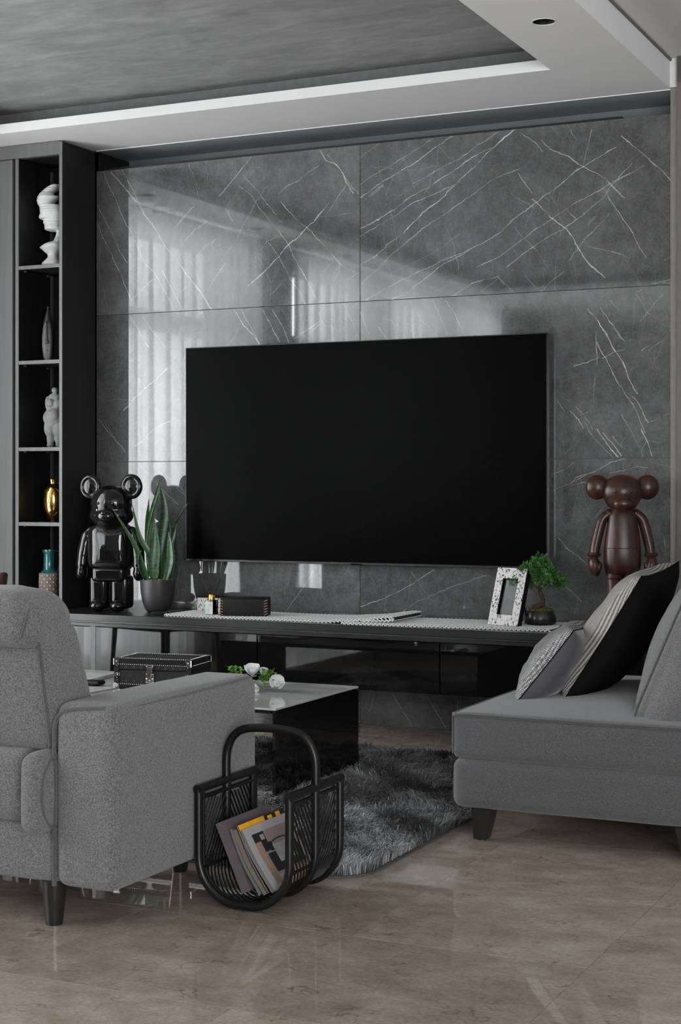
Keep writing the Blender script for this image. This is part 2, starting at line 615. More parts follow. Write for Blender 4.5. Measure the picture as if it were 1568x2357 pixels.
def marble_mat(name, veins, seed):
    n = NT(name)
    pos = n.pos()
    off = n.vmath('ADD', pos, (seed * 3.7, 0, seed * 1.9))
    wig = n.noise(off, 7.0, 4, 0.6)
    wv = n.vmath('MULTIPLY', n.vmath('SUBTRACT', wig.outputs['Color'], (0.5, 0.5, 0.5)), (0.035, 0.0, 0.035))
    wg2 = n.noise(off, 45.0, 3, 0.7)
    wv2 = n.vmath('MULTIPLY', n.vmath('SUBTRACT', wg2.outputs['Color'], (0.5, 0.5, 0.5)), (0.009, 0.0, 0.009))
    P = n.vmath('ADD', n.vmath('ADD', pos, wv), wv2)
    wmod = n.noise(off, 14.0, 2).outputs[0]
    wfac = n.ramp(wmod, [(0.32, 0.15), (0.68, 1.25)])
    wf = n.n('ShaderNodeSeparateColor')
    n.put(wf.inputs[0], wfac)
    wfac = wf.outputs[0]
    total = None
    for w, pl in veins:
        for (xa, za), (xb, zb) in zip(pl, pl[1:]):
            L = math.hypot(xb - xa, zb - za)
            if L < 0.004:
                continue
            tx, tz = (xb - xa) / L, (zb - za) / L
            nx, nz = -tz, tx
            c = nx * xa + nz * za
            m = tx * (xa + xb) / 2 + tz * (za + zb) / 2
            across = n.vmath('DOT_PRODUCT', P, (nx, 0, nz))
            along = n.vmath('DOT_PRODUCT', P, (tx, 0, tz))
            a = n.math('COMPARE', across, c, n.math('MULTIPLY', wfac, 0.00085 * w))
            b = n.math('COMPARE', along, m, L / 2 + 0.002)
            s = n.math('MULTIPLY', a, b)
            total = n.math('MULTIPLY_ADD', s, 0.3 + 0.23 * w, total) if total is not None else n.math('MULTIPLY', s, 0.3 + 0.23 * w)
    # finer network of hairline cracks
    vor = n.n('ShaderNodeTexVoronoi', feature='DISTANCE_TO_EDGE')
    mp = n.n('ShaderNodeMapping')
    mp.inputs['Rotation'].default_value = (0, 0.75, 0)
    mp.inputs['Scale'].default_value = (1.0, 1.0, 0.28)
    n.put(mp.inputs['Vector'], n.vmath('ADD', off, n.vmath('MULTIPLY', wv, (1.6, 1.6, 1.6))))
    n.put(vor.inputs['Vector'], mp.outputs[0])
    vor.inputs['Scale'].default_value = 9
    hair = n.math('LESS_THAN', vor.outputs['Distance'], 0.0045)
    hm = n.ramp(n.noise(off, 3.0, 3).outputs[0], [(0.45, 0.0), (0.7, 0.4)])
    hs = n.n('ShaderNodeSeparateColor')
    n.put(hs.inputs[0], hm)
    hair = n.math('MULTIPLY', hair, hs.outputs[0])
    fleck = n.ramp(n.noise(off, 95, 6, 0.8).outputs[0], [(0.5, 0.0), (0.78, 0.8)])
    fs = n.n('ShaderNodeSeparateColor')
    n.put(fs.inputs[0], fleck)
    base = n.ramp(n.noise(off, 2.2, 7, 0.62, 0.4).outputs[0], [(0.3, (0.050, 0.051, 0.052)), (0.5, (0.072, 0.073, 0.074)), (0.72, (0.118, 0.119, 0.12))])
    fib = n.noise(None, 22, 8, 0.75)
    mp2 = n.n('ShaderNodeMapping')
    mp2.inputs['Scale'].default_value = (1.0, 1.0, 0.8)
    n.put(mp2.inputs['Vector'], off)
    n.put(fib.inputs['Vector'], mp2.outputs[0])
    base = n.mix(1.0, base, n.ramp(fib.outputs[0], [(0.3, 0.6), (0.7, 1.35)]), 'MULTIPLY')
    f = n.math('ADD', hair, n.math('MULTIPLY', fs.outputs[0], 0.3))
    if total is not None:
        f = n.math('ADD', f, n.math('MULTIPLY', total, 0.9))
    f = n.math('MULTIPLY', f, 0.62, clamp=True)
    n.t.links.new(n.mix(f, base, (0.58, 0.58, 0.575)), n.b.inputs['Base Color'])
    n.b.inputs['Roughness'].default_value = 0.03
    n.b.inputs['IOR'].default_value = 1.62
    return n.m


def floor_mat():
    n = NT('polished_beige_marble')
    oi = n.n('ShaderNodeObjectInfo')
    rnd = oi.outputs['Random']
    cmb = n.n('ShaderNodeCombineXYZ')
    n.put(cmb.inputs[0], n.math('MULTIPLY', rnd, 37.0))
    n.put(cmb.inputs[1], n.math('MULTIPLY', rnd, 91.0))
    pos = n.vmath('ADD', n.pos(), cmb.outputs[0])
    mp = n.n('ShaderNodeMapping')
    mp.inputs['Rotation'].default_value = (0, 0, -0.75)
    mp.inputs['Scale'].default_value = (1.0, 1.35, 1.0)
    n.put(mp.inputs['Vector'], pos)
    cl = n.noise(mp.outputs[0], 5.5, 10, 0.72, 0.1).outputs[0]
    base = n.ramp(cl, [(0.28, (0.23, 0.178, 0.135)), (0.5, (0.335, 0.277, 0.228)), (0.7, (0.44, 0.39, 0.345))])
    mot = n.ramp(n.noise(pos, 90, 6, 0.75).outputs[0], [(0.3, 0.74), (0.7, 1.2)])
    base = n.mix(1.0, base, mot, 'MULTIPLY')
    # thin brown veins that come and go
    w = n.noise(mp.outputs[0], 7.5, 3, 0.5, 0.3).outputs[0]
    d = n.math('ABSOLUTE', n.math('SUBTRACT', w, 0.5))
    vein = n.ramp(d, [(0.0, 0.8), (0.016, 0.0)])
    gate = n.ramp(n.noise(pos, 7, 3).outputs[0], [(0.5, 0.0), (0.62, 1.0)])
    v2 = n.mix(1.0, vein, gate, 'MULTIPLY')
    sc = n.n('ShaderNodeSeparateColor')
    n.put(sc.inputs[0], v2)
    base = n.mix(sc.outputs[0], base, (0.15, 0.105, 0.075))
    tint = n.math('ADD', n.math('MULTIPLY', rnd, 0.22), 0.88)
    hs = n.n('ShaderNodeHueSaturation')
    n.put(hs.inputs['Color'], base)
    n.put(hs.inputs['Value'], tint)
    n.t.links.new(hs.outputs[0], n.b.inputs['Base Color'])
    n.b.inputs['Roughness'].default_value = 0.02
    n.b.inputs['IOR'].default_value = 1.68
    return n.m


def plaster_mat():
    n = NT('troweled_grey_plaster')
    pos = n.pos()
    mp = n.n('ShaderNodeMapping')
    mp.inputs['Rotation'].default_value = (0, 0, 0.35)
    mp.inputs['Scale'].default_value = (1.0, 2.6, 1.0)
    n.put(mp.inputs['Vector'], pos)
    a = n.noise(mp.outputs[0], 2.0, 8, 0.62, 1.2).outputs[0]
    b = n.noise(mp.outputs[0], 9.0, 6, 0.6, 0.8).outputs[0]
    col = n.ramp(a, [(0.3, 0.17), (0.5, 0.225), (0.72, 0.30)])
    col = n.mix(1.0, col, n.ramp(b, [(0.3, 0.86), (0.7, 1.14)]), 'MULTIPLY')
    n.t.links.new(col, n.b.inputs['Base Color'])
    n.b.inputs['Roughness'].default_value = 0.6
    n.bump(b, 0.25, 0.003)
    return n.m


M_white = mat('ceiling_paint', 0.9, 0.75, var=0.015, vscale=3)
M_wall = mat('grey_wall_paint', 0.30, 0.8, var=0.04, vscale=3)
M_taupe = mat('taupe_wall_finish', (0.17, 0.155, 0.145), 0.55, var=0.08, vscale=25)
M_recess = mat('dark_recess_paint', (0.30, 0.335, 0.345), 0.5, var=0.05, vscale=4)
M_blackmetal = mat('black_metal', 0.012, 0.35, 0.3, var=0.1)
M_groove = mat('grey_groove', 0.16, 0.7)
M_floor = floor_mat()
M_plaster = plaster_mat()


def wood_mat(name, c0, c1, rough, vertical=True, scale=1.0):
    n = NT(name)
    mp = n.n('ShaderNodeMapping')
    mp.inputs['Scale'].default_value = (60 * scale, 60 * scale, 1.6 * scale) if vertical else (1.6 * scale, 60 * scale, 60 * scale)
    n.put(mp.inputs['Vector'], n.objco())
    a = n.noise(mp.outputs[0], 1.0, 5, 0.65).outputs[0]
    n.t.links.new(n.ramp(a, [(0.3, rgb(c0)), (0.7, rgb(c1))]), n.b.inputs['Base Color'])
    n.b.inputs['Roughness'].default_value = rough
    n.bump(a, 0.12, 0.0006)
    return n.m


M_blackwood = wood_mat('black_stained_oak', 0.006, 0.012, 0.5)
M_blackwood.node_tree.nodes['Principled BSDF'].inputs['Specular IOR Level'].default_value = 0.25
M_frontwood = wood_mat('charcoal_oak', 0.085, 0.125, 0.5)
M_greywood = wood_mat('grey_washed_oak', 0.09, 0.12, 0.5)

# ---------------------------------------------------------------- floor
fl = tag(link('floor', bx(WX - 0.6, 3.2, -9.6, 0.02, -0.12, -0.012), mat('tile_joint_grout', (0.13, 0.11, 0.09), 0.8)), kind='structure')
S = 0.6
tile_me = None
ix0 = int(math.floor((WX + 1.66) / S))
for i in range(ix0, 4):
    for j in range(-7, 6):
        x, y = -1.66 + i * S, -3.16 + j * S
        y1 = min(y + S, 0.0)
        if tile_me is None or y1 - y < S - 1e-6:
            b = bx(0.0005, S - 0.0005, 0.0005, (y1 - y) - 0.0005, -0.012, 0.0, 0.0003, 1)
            if y1 - y < 0.05:
                b.free()
                continue
            o = link('tile', b, M_floor, fl, (x, y, 0))
            if y1 - y > S - 1e-6:
                tile_me = o.data
        else:
            o = link('tile', tile_me, None, fl, (x, y, 0))

# ---------------------------------------------------------------- marble feature wall
wf = tag(link('wall_feature', bx(-4.60, -1.6, 0.02, 0.30, 0, 2.65), M_recess), kind='structure')
rows = [0, .485, 1.222, 1.959, 2.687]
cols = [-4.56, -3.095, -1.637]
k = 0
for r in range(4):
    for c in range(2):
        g = 0.0011
        m = marble_mat('grey_veined_marble_%d_%d' % (r, c), VEINS.get((r, c), []), k * 1.3)
        link('marble_slab', bx(cols[c] + g * (c > 0), cols[c + 1] - g * (c == 0), 0, 0.02, rows[r] + (g if r else -.01), rows[r + 1] - (g if r < 3 else 0), 0.0006, 1), m, wf)
        k += 1
tag(link('trim_1', bx(-4.55, -1.86, 0.03, 0.06, 2.60, 2.704), M_blackmetal), kind='structure')
tag(link('wall_recess', bx(-4.60, -1.6, 0.302, 0.36, 0, 2.95), mat('slate_recess_paint', (0.15, 0.17, 0.175), 0.55, var=0.04, vscale=4)), kind='structure')
tag(link('wall_left_return', bx(WX, -4.60, 0.02, 0.36, 0, 2.95), M_blackwood), kind='structure')
tag(link('ceiling_recess', bx(-4.60, -1.6, 0.0, 0.302, CZ + 0.004, CZ + 0.03), M_recess), kind='structure')
tag(link('wall_right_pillar', bx(-1.637, -1.605, -0.012, 0.36, 0, CZ + 0.004), M_taupe), kind='structure')
tag(link('trim_4', bx(-1.637, -1.60, -0.02, 0.36, CZ + 0.004, 2.97), M_white), kind='structure')
tag(link('wall_right_end', bx(-1.60, 3.0, -0.05, 0.36, 0, 3.0), mat('brown_taupe_wall', (0.105, 0.094, 0.088), 0.6, var=0.1, vscale=30)), kind='structure')

# ---------------------------------------------------------------- ceiling
SL = (-1.814, -1.183)      # downlights
HR = 0.042


def ceiling_slab(name, x0, x1, y0, y1, holes=()):
    """white slab CZ..CZ+0.045 with real round holes for the downlights"""
    b = BM()
    ys = [y0]
    for hx, hy in sorted(holes, key=lambda q: q[1]):
        ys += [hy - 0.1, hy + 0.1]
    ys.append(y1)
    for i in range(0, len(ys), 2):
        box(b, x0, x1, ys[i], ys[i + 1], CZ, CZ + 0.045)
    for hx, hy in holes:
        box(b, x0, hx - 0.1, hy - 0.1, hy + 0.1, CZ, CZ + 0.045)
        box(b, hx + 0.1, x1, hy - 0.1, hy + 0.1, CZ, CZ + 0.045)
        N = 32
        ring, sq, ring2 = [], [], []
        for q in range(N):
            a = 2 * PI * q / N
            ca, sa = math.cos(a), math.sin(a)
            s = 0.1 / max(abs(ca), abs(sa))
            ring.append(b.verts.new((hx + HR * ca, hy + HR * sa, CZ)))
            ring2.append(b.verts.new((hx + HR * ca, hy + HR * sa, CZ + 0.045)))
            sq.append(b.verts.new((hx + s * ca, hy + s * sa, CZ)))
        for q in range(N):
            r = (q + 1) % N
            b.faces.new((ring[q], ring[r], sq[r], sq[q]))
            b.faces.new((ring[q], ring2[q], ring2[r], ring[r]))
        corners = []
    return tag(link(name, b, M_white), kind='structure')


ceiling_slab('ceiling', -4.8, -2.0, -0.53, 0.0)
ceiling_slab('ceiling_side_right', -2.0, -1.637, -9.6, 0.0, [(-1.814, -1.183), (-1.814, -3.2), (-1.814, -5.2)])
ceiling_slab('ceiling_side_left', WX - 0.1, -4.8, -9.6, 0.0, [(-4.99, -1.15), (-4.99, -2.5), (-4.99, -3.85)])
ceiling_slab('ceiling_rear', -4.8, -2.0, -9.6, -6.6)
tag(link('ceiling_upper', bx(WX, -1.637, -9.6, -0.36, 2.915, 2.97), M_plaster), kind='structure')
tag(link('ceiling_cove_back', bx(WX, -1.66, -0.40, -0.36, CZ + 0.045, 2.915), M_groove), kind='structure')
tag(link('ceiling_bulkhead', bx(-1.66, -1.637, -9.6, -0.0, CZ + 0.045, 2.93), M_white), kind='structure')
tag(link('ceiling_corridor', bx(-1.630, 3.2, -9.6, -0.0, 2.915, 2.97), M_white), kind='structure')
tag(link('trim_2', bx(-1.637, -1.630, -9.6, -0.0, 2.905, 2.93), M_groove), kind='structure')
tag(link('trim_3', bx(-4.56, -1.64, -0.004, -0.0, CZ - 0.003, CZ + 0.0), M_white), kind='structure')

M_can = mat('downlight_black', 0.004, 0.5)
for q, (x, y, lab) in enumerate([(-1.814, -1.183, 'round black recessed downlight in the white ceiling border, upper right'),
                                 (-1.814, -3.2, 'recessed downlight further back in the right ceiling border'),
                                 (-1.814, -5.2, 'recessed downlight above the camera side of the right border'),
                                 (-4.99, -1.15, 'recessed downlight above the curtains, nearest the marble wall'),
                                 (-4.99, -2.5, 'recessed downlight above the middle of the curtains'),
                                 (-4.99, -3.85, 'recessed downlight above the near curtains')]):
    t = thing('downlight', lab, 'ceiling light', (x, y, CZ), group='recessed ceiling downlights')
    b = BM()
    lathe(b, [(HR - 0.0005, 0.0), (HR - 0.0005, 0.06), (0.0001, 0.06)], 32)
    b.faces.ensure_lookup_table()
    bmesh.ops.delete(b, geom=[f for f in b.faces if len(f.verts) > 4], context='FACES_ONLY')
    link('reflector', b, M_can, t)
    b = BM()
    N = 32
    tube(b, [(math.cos(2 * PI * a / N) * HR, math.sin(2 * PI * a / N) * HR, -0.0005) for a in range(N)], 0.0014, 6, closed=True)
    link('trim_ring', b, M_white, t)
    b = BM()
    ball(b, (0, 0, 0.052), (0.022, 0.022, 0.008))
    link('lamp', b, mat('lamp_glass', 0.03, 0.2), t)

# ---------------------------------------------------------------- window wall with sheer curtains (seen in the polished marble)
wins = [(-2.85, -1.15), (-7.7, -3.5)]
b = BM()
box(b, WX - 0.25, WX - 0.1, -9.6, 0.0, 2.72, 3.0)
box(b, WX - 0.25, WX - 0.1, -9.6, 0.0, -0.12, 0.04)
for y0, y1 in ((-9.6, -7.7), (-3.5, -2.85), (-1.15, 0.36)):
    box(b, WX - 0.25, WX - 0.1, y0, y1, 0.04, 2.72)
tag(link('wall_left', b, M_wall), kind='structure')
M_frame = mat('dark_window_frame', 0.03, 0.4)
M_glass = NT('window_glass')
tr = M_glass.n('ShaderNodeBsdfTransparent')
gl = M_glass.n('ShaderNodeBsdfGlossy')
gl.inputs['Roughness'].default_value = 0.02
mx = M_glass.n('ShaderNodeMixShader')
mx.inputs[0].default_value = 0.06
M_glass.t.links.new(tr.outputs[0], mx.inputs[1])
M_glass.t.links.new(gl.outputs[0], mx.inputs[2])
M_glass.t.links.new(mx.outputs[0], M_glass.t.nodes['Material Output'].inputs[0])
for q, (y0, y1) in enumerate(wins):
    w = tag(link('window_%d' % (q + 1), bx(WX - 0.205, WX - 0.2, y0, y1, 0.04, 2.72), M_glass.m), kind='structure')
    b = BM()
    n = max(1, round((y1 - y0) / 1.4))
    for z0, z1 in ((0.04, 0.1), (2.66, 2.72), (2.07, 2.19)):
        box(b, WX - 0.23, WX - 0.15, y0, y1, z0, z1)
    for m in range(n + 1):
        yy = y0 + (y1 - y0) * m / n
        box(b, WX - 0.23, WX - 0.15, max(y0, yy - 0.035), min(y1, yy + 0.035), 0.04, 2.72)
    link('window_frame', b, M_frame, w)

n = NT('sheer_curtain_cloth')
tl = n.n('ShaderNodeBsdfTranslucent')
tl.inputs[0].default_value = (0.85, 0.86, 0.86, 1)
df = n.n('ShaderNodeBsdfDiffuse')
df.inputs[0].default_value = (0.75, 0.76, 0.76, 1)
tp = n.n('ShaderNodeBsdfTransparent')
m1 = n.n('ShaderNodeMixShader')
m2 = n.n('ShaderNodeMixShader')
wav = n.noise(n.pos(), 3, 3)
m1.inputs[0].default_value = 0.3
m2.inputs[0].default_value = 0.10
n.t.links.new(tl.outputs[0], m1.inputs[1])
n.t.links.new(df.outputs[0], m1.inputs[2])
n.t.links.new(m1.outputs[0], m2.inputs[1])
n.t.links.new(tp.outputs[0], m2.inputs[2])
n.t.links.new(m2.outputs[0], n.t.nodes['Material Output'].inputs[0])
M_sheer = n.m
for y0, y1, lab in ((-3.02, -1.10, 'sheer white floor-length curtain mirrored in the marble left of the television'),
                    (-7.8, -3.32, 'sheer white floor-length curtain mirrored in the marble above the television')):
    b = BM()
    N = int((y1 - y0) / 0.018)
    cols_ = []
    rr = random.Random(int(-y0 * 10))
    ph = 0
    for i in range(N + 1):
        y = y0 + (y1 - y0) * i / N
        ph += 0.018 * 2 * PI / (0.13 + 0.05 * math.sin(y * 3.1))
        col = []
        for z in (0.02, 0.7, 1.4, 2.1, 2.76):
            amp = 0.045 * (1.0 - 0.25 * z / 2.76)
            col.append(b.verts.new((WX + amp * math.sin(ph + 0.15 * math.sin(z * 2 + y)) + 0.01 * math.sin(ph * 2.3), y, z)))
        cols_.append(col)
    for a, c in zip(cols_, cols_[1:]):
        for k in range(4):
            b.faces.new((a[k], c[k], c[k + 1], a[k + 1]))
    o = link('curtain', b, M_sheer, sharp=180)
    tag(o, lab, 'curtain', 'sheer curtains')

# rear and dining-side walls of the room
tag(link('wall_rear', bx(WX, 3.2, -9.75, -9.6, 0, 3.0), M_wall), kind='structure')
# ---------------------------------------------------------------- television
t = thing('television', 'large black flat television mounted on the marble wall', 'television', (-3.084, -0.03, 0.737))
W2, HT = 0.917, 1.035
M_tvf = mat('tv_bezel', 0.02, 0.25, 0.6)
M_scr = mat('tv_screen', 0.0008, 0.28, var=0.02, spec=0.015)
b = BM()
for x0, x1, z0, z1 in ((-W2, W2, 0, 0.012), (-W2, W2, HT - 0.005, HT), (-W2, -W2 + 0.005, 0.012, HT - 0.005), (W2 - 0.005, W2, 0.012, HT - 0.005)):
    box(b, x0, x1, -0.032, -0.002, z0, z1, 0.0015, 1)
link('bezel', b, M_tvf, t)
link('screen', bx(-W2 + 0.005, W2 - 0.005, -0.029, -0.02, 0.012, HT - 0.005), M_scr, t)
link('back_housing', bx(-W2 + 0.02, W2 - 0.02, -0.02, 0.012, 0.02, HT - 0.02), M_blackmetal, t)
link('wall_mount', bx(-0.25, 0.25, 0.012, 0.03, 0.3, 0.7), M_blackmetal, t)
link('status_window', bx(-0.03, 0.03, -0.0335, -0.030, 0.001, 0.006), M_scr, t)

# ---------------------------------------------------------------- tall shelf cabinet on the left
t = thing('display_cabinet', 'tall dark oak cabinet with an open black shelf niche', 'cabinet', (-4.70, 0, 0))
FY = -0.294
link('side_panel', bx(0.124, 0.139, FY + 0.004, 0.019, 0.0, 2.783), M_blackwood, t)
link('front_edge', bx(0.122, 0.1395, FY - 0.001, FY + 0.004, 0.0, 2.783, 0.0005, 1), M_frontwood, t)
link('side_panel', bx(-0.140, -0.124, FY + 0.004, -0.012, 0.0, 2.72), M_blackwood, t)
link('front_edge', bx(-0.141, -0.1215, FY - 0.001, FY + 0.004, 0.0, 2.72, 0.0005, 1), M_frontwood, t)
link('header_panel', bx(-0.45, 0.122, FY - 0.001, FY + 0.03, 2.722, 2.786), M_frontwood, t)
link('top_panel', bx(-0.124, 0.124, FY + 0.03, -0.012, 2.722, 2.74), M_blackwood, t)
link('back_panel', bx(-0.45, 0.139, -0.012, 0.018, 0.0, 2.783), M_blackwood, t)
for z in (2.188, 1.719, 1.291, 0.922, 0.552):
    s = link('shelf', bx(-0.1235, 0.1235, FY + 0.004, -0.013, z - 0.018, z), M_blackwood, t)
    link('shelf_edge', bx(-0.1235, 0.1235, FY + 0.0005, FY + 0.004, z - 0.018, z), M_frontwood, s)
    for px_ in (-0.115, ):
        for yy in (-0.25, -0.06):
            bb = BM()
            bmesh.ops.create_cone(bb, segments=10, radius1=0.004, radius2=0.004, depth=0.014, cap_ends=True, matrix=MT((px_, yy, z - 0.022)) @ MR(PI / 2, 'Y'))
            link('shelf_pin', bb, M_frontwood, s)
link('light_channel', bx(-0.122, -0.113, -0.03, -0.014, 0.56, 2.70), mat('led_channel_off', 0.09, 0.5), t)
d = link('door', bx(-0.448, -0.158, FY - 0.001, FY + 0.02, 0.03, 2.718, 0.001, 1), M_greywood, t)
link('finger_rail', bx(-0.1575, -0.1415, FY + 0.015, FY + 0.03, 0.03, 2.718), M_blackmetal, t)
link('plinth', bx(-0.45, 0.122, FY + 0.03, FY + 0.04, 0.0, 0.03), M_blackmetal, t)
link('upper_side_panel', bx(0.124, 0.139, 0.019, 0.30, 2.66, 2.789), M_blackwood, t)
link('lower_door', bx(-0.121, 0.121, FY - 0.001, FY + 0.02, 0.03, 0.53, 0.001, 1), M_greywood, t)

SHX, SHY = -4.70, -0.155

# ---------------------------------------------------------------- white distorted bust
M_porc = mat('matt_white_ceramic', 0.68, 0.42, var=0.02)
t = thing('bust_sculpture', 'white sculpture of a stretched and sliced head in profile, top shelf', 'sculpture', (SHX - 0.017, SHY - 0.006, 2.188), TH)
left = [(1965, 312), (1900, 312), (1870, 318), (1820, 375), (1765, 430), (1720, 432), (1680, 410), (1630, 345), (1610, 330), (1565, 274), (1535, 310), (1500, 360), (1470, 420), (1440, 540), (1400, 556), (1330, 588), (1260, 606), (1232, 598), (1222, 560), (1220, 430), (1205, 380), (1180, 372), (1120, 374), (1080, 345), (1050, 338), (1040, 348), (1005, 332), (990, 285), (972, 254), (950, 256), (900, 278), (870, 287), (850, 278), (800, 282), (755, 266), (720, 245), (690, 225), (650, 216), (600, 222), (540, 245), (480, 280), (420, 335), (370, 395), (330, 470), (306, 540), (300, 580)]
right = [(1965, 700), (1870, 700), (1780, 650), (1700, 640), (1630, 690), (1565, 740), (1500, 730), (1440, 700), (1330, 720), (1230, 740), (1180, 760), (1000, 770), (850, 768), (760, 760), (720, 700), (705, 560), (690, 535), (640, 590), (570, 670), (550, 640), (540, 575), (500, 560), (470, 545), (440, 590), (400, 645), (370, 640), (350, 672), (320, 668), (305, 640), (300, 600)]


def interp(tab, y):
    tab = sorted(tab)
    for (a, x0), (c, x1) in zip(tab, tab[1:]):
        if a <= y <= c:
            return x0 + (x1 - x0) * (y - a) / (c - a + 1e-9)
    return tab[-1][1] if y > tab[-1][0] else tab[0][1]


secs = []
yz = sorted({y for y, _ in left} | {y for y, _ in right} | set(range(300, 1965, 14)), reverse=True)
for y in yz:
    l, r = interp(left, y), interp(right, y)
    z = (1965 - y) * 0.000252
    rip = 0.0016 * math.sin(y * 0.13) * (0.3 + 0.7 * abs(math.sin(y * 0.011)))
    depth = min(0.062, 0.40 * (r - l) * 0.00025 + 0.018) + rip
    secs.append((z, ((l + r) / 2 - 560) * 0.00025 + 0.012, 0.006 * math.sin(y * 0.02), max(0.002, (r - l) / 2 * 0.00025), depth if y > 306 else depth * 0.4))
b = BM()
loft(b, secs, 40, 0.85)
link('head', b, M_porc, t, sharp=60)
b = BM()
for zz in (0.152, 0.163, 0.176, 0.215, 0.262, 0.290, 0.300, 0.34, 0.352):
    y = 1965 - zz / 0.000252
    l, r = interp(left, y), interp(right, y)
    rx, ry = (r - l) / 2 * 0.00025 + 0.0006, min(0.062, 0.40 * (r - l) * 0.00025 + 0.018) + 0.0012
    cx = ((l + r) / 2 - 560) * 0.00025 + 0.012
    pts = []
    for a in range(36):
        q = 2 * PI * a / 36
        ca, sa = math.cos(q), math.sin(q)
        pts.append((cx + rx * math.copysign(abs(ca) ** .85, ca), ry * math.copysign(abs(sa) ** .85, sa), zz + 0.004 * ca))
    tube(b, pts, 0.0013, 5, closed=True)
link('ridge', b, M_porc, t)

# ---------------------------------------------------------------- slender mask vase
M_mask = mat('dark_bronze_glaze', (0.022, 0.021, 0.02), 0.38, 0.2, var=0.2)
M_maskf = mat('grey_bronze_glaze', (0.085, 0.082, 0.08), 0.45, 0.1, var=0.15)
t = thing('mask_vase', 'slender dark bronze mask vase with a long nose, second shelf', 'vase', (-4.745, SHY, 1.719), TH)
b = BM()
loft(b, [(0.0, 0, 0, 0.019, 0.018), (0.01, 0, 0, 0.024, 0.022), (0.06, 0, 0, 0.028, 0.026), (0.14, 0, 0, 0.028, 0.027), (0.19, 0, 0, 0.025, 0.025), (0.225, 0, 0, 0.017, 0.019), (0.25, 0, 0, 0.010, 0.012), (0.262, 0, 0, 0.006, 0.007), (0.279, 0, 0, 0.0055, 0.006)], 32)
link('body', b, M_mask, t, sharp=60)
b = BM()
loft(b, [(0.012, 0, -0.016, 0.014, 0.010), (0.03, 0, -0.0185, 0.021, 0.011), (0.08, -0.001, -0.0195, 0.0255, 0.011), (0.13, -0.001, -0.0195, 0.0255, 0.0105), (0.17, 0, -0.0185, 0.022, 0.010), (0.20, 0, -0.015, 0.015, 0.008), (0.215, 0.0, -0.012, 0.006, 0.006)], 28)
link('face', b, M_maskf, t, sharp=60)
b = BM()
nose = [(0.104, 0, 0.0), (0.103, 0.010, 0.0)]
tube(b, [(-0.004, -0.030, 0.205), (-0.001, -0.033, 0.17), (0.0, -0.034, 0.13), (0.0, -0.036, 0.105), (0.0, -0.037, 0.09)], [(0.003, 0.003), (0.004, 0.005), (0.004, 0.0055), (0.006, 0.009), (0.004, 0.011)], 10)
link('nose', b, M_mask, t)
b = BM()
ball(b, (0, -0.0275, 0.062), (0.0085, 0.004, 0.0035))
ball(b, (0, -0.0275, 0.056), (0.0075, 0.004, 0.0032))
link('lips', b, M_maskf, t)
b = BM()
for s in (-1, 1):
    tube(b, [(s * 0.006, -0.0285, 0.18), (s * 0.017, -0.0265, 0.165), (s * 0.0175, -0.0275, 0.13), (s * 0.008, -0.0295, 0.1)], 0.0009, 5)
link('brow_line', b, M_mask, t)

# ---------------------------------------------------------------- stone figurine
M_stone = mat('grey_cast_stone', 0.22, 0.85, var=0.35, vscale=260, bump=0.6, bscale=420)
t = thing('stone_figurine', 'rough grey stone figurine of a rounded headless-looking female body, third shelf', 'figurine', (-4.705, SHY, 1.291), TH)
t['label'] = 'rough grey stone figurine of a full-bodied standing woman, third shelf'
b = BM()
for c, r in (((-0.022, 0, 0.012), (0.018, 0.03, 0.012)), ((0.024, -0.006, 0.012), (0.019, 0.032, 0.012)),
             ((-0.022, 0.004, 0.05), (0.019, 0.02, 0.05)), ((0.02, 0.0, 0.05), (0.019, 0.02, 0.05)),
             ((-0.024, 0.002, 0.10), (0.03, 0.03, 0.05)), ((0.02, 0.0, 0.10), (0.032, 0.032, 0.05)),
             ((-0.002, 0.004, 0.150), (0.058, 0.046, 0.05)), ((-0.002, -0.008, 0.162), (0.040, 0.046, 0.038)),
             ((0.0, 0.004, 0.205), (0.044, 0.034, 0.045)), ((-0.017, -0.024, 0.222), (0.019, 0.018, 0.021)), ((0.019, -0.024, 0.220), (0.020, 0.018, 0.022)),
             ((0.0, 0.0, 0.252), (0.032, 0.024, 0.022)), ((0.002, -0.002, 0.274), (0.011, 0.011, 0.018)), ((0.002, -0.006, 0.287), (0.016, 0.016, 0.016)),
             ((-0.034, -0.006, 0.222), (0.013, 0.017, 0.036)), ((0.038, -0.006, 0.222), (0.013, 0.017, 0.036))):
    ball(b, c, r)
remeshed('body', b, M_stone, t, 0.0032, 4)

# ---------------------------------------------------------------- gold face vase
M_gold = mat('polished_gold', (0.80, 0.50, 0.15), 0.14, 1.0, var=0.05)
M_golddark = mat('dark_gold_line', (0.10, 0.055, 0.012), 0.3, 0.8)  # darker gold of the drawn face lines
t = thing('gold_vase', 'polished gold vase with a line-drawn face, fourth shelf', 'vase', (-4.712, SHY, 0.922), TH)
b = BM()
lathe(b, [(0.017, 0.0), (0.018, 0.006), (0.03, 0.014), (0.043, 0.035), (0.051, 0.07), (0.054, 0.11), (0.051, 0.145), (0.041, 0.172), (0.027, 0.184), (0.0215, 0.19), (0.021, 0.196), (0.0255, 0.211), (0.0225, 0.212), (0.018, 0.197)], 48)
link('body', b, M_gold, t, sharp=70)


def on_vase(x, z):
    prof = [(0, .017), (.014, .03), (.035, .043), (.07, .051), (.11, .054), (.145, .051), (.172, .041), (.184, .027)]
    r = interp(prof, z)
    return (x, -math.sqrt(max(1e-6, r * r - x * x)) - 0.0006, z)


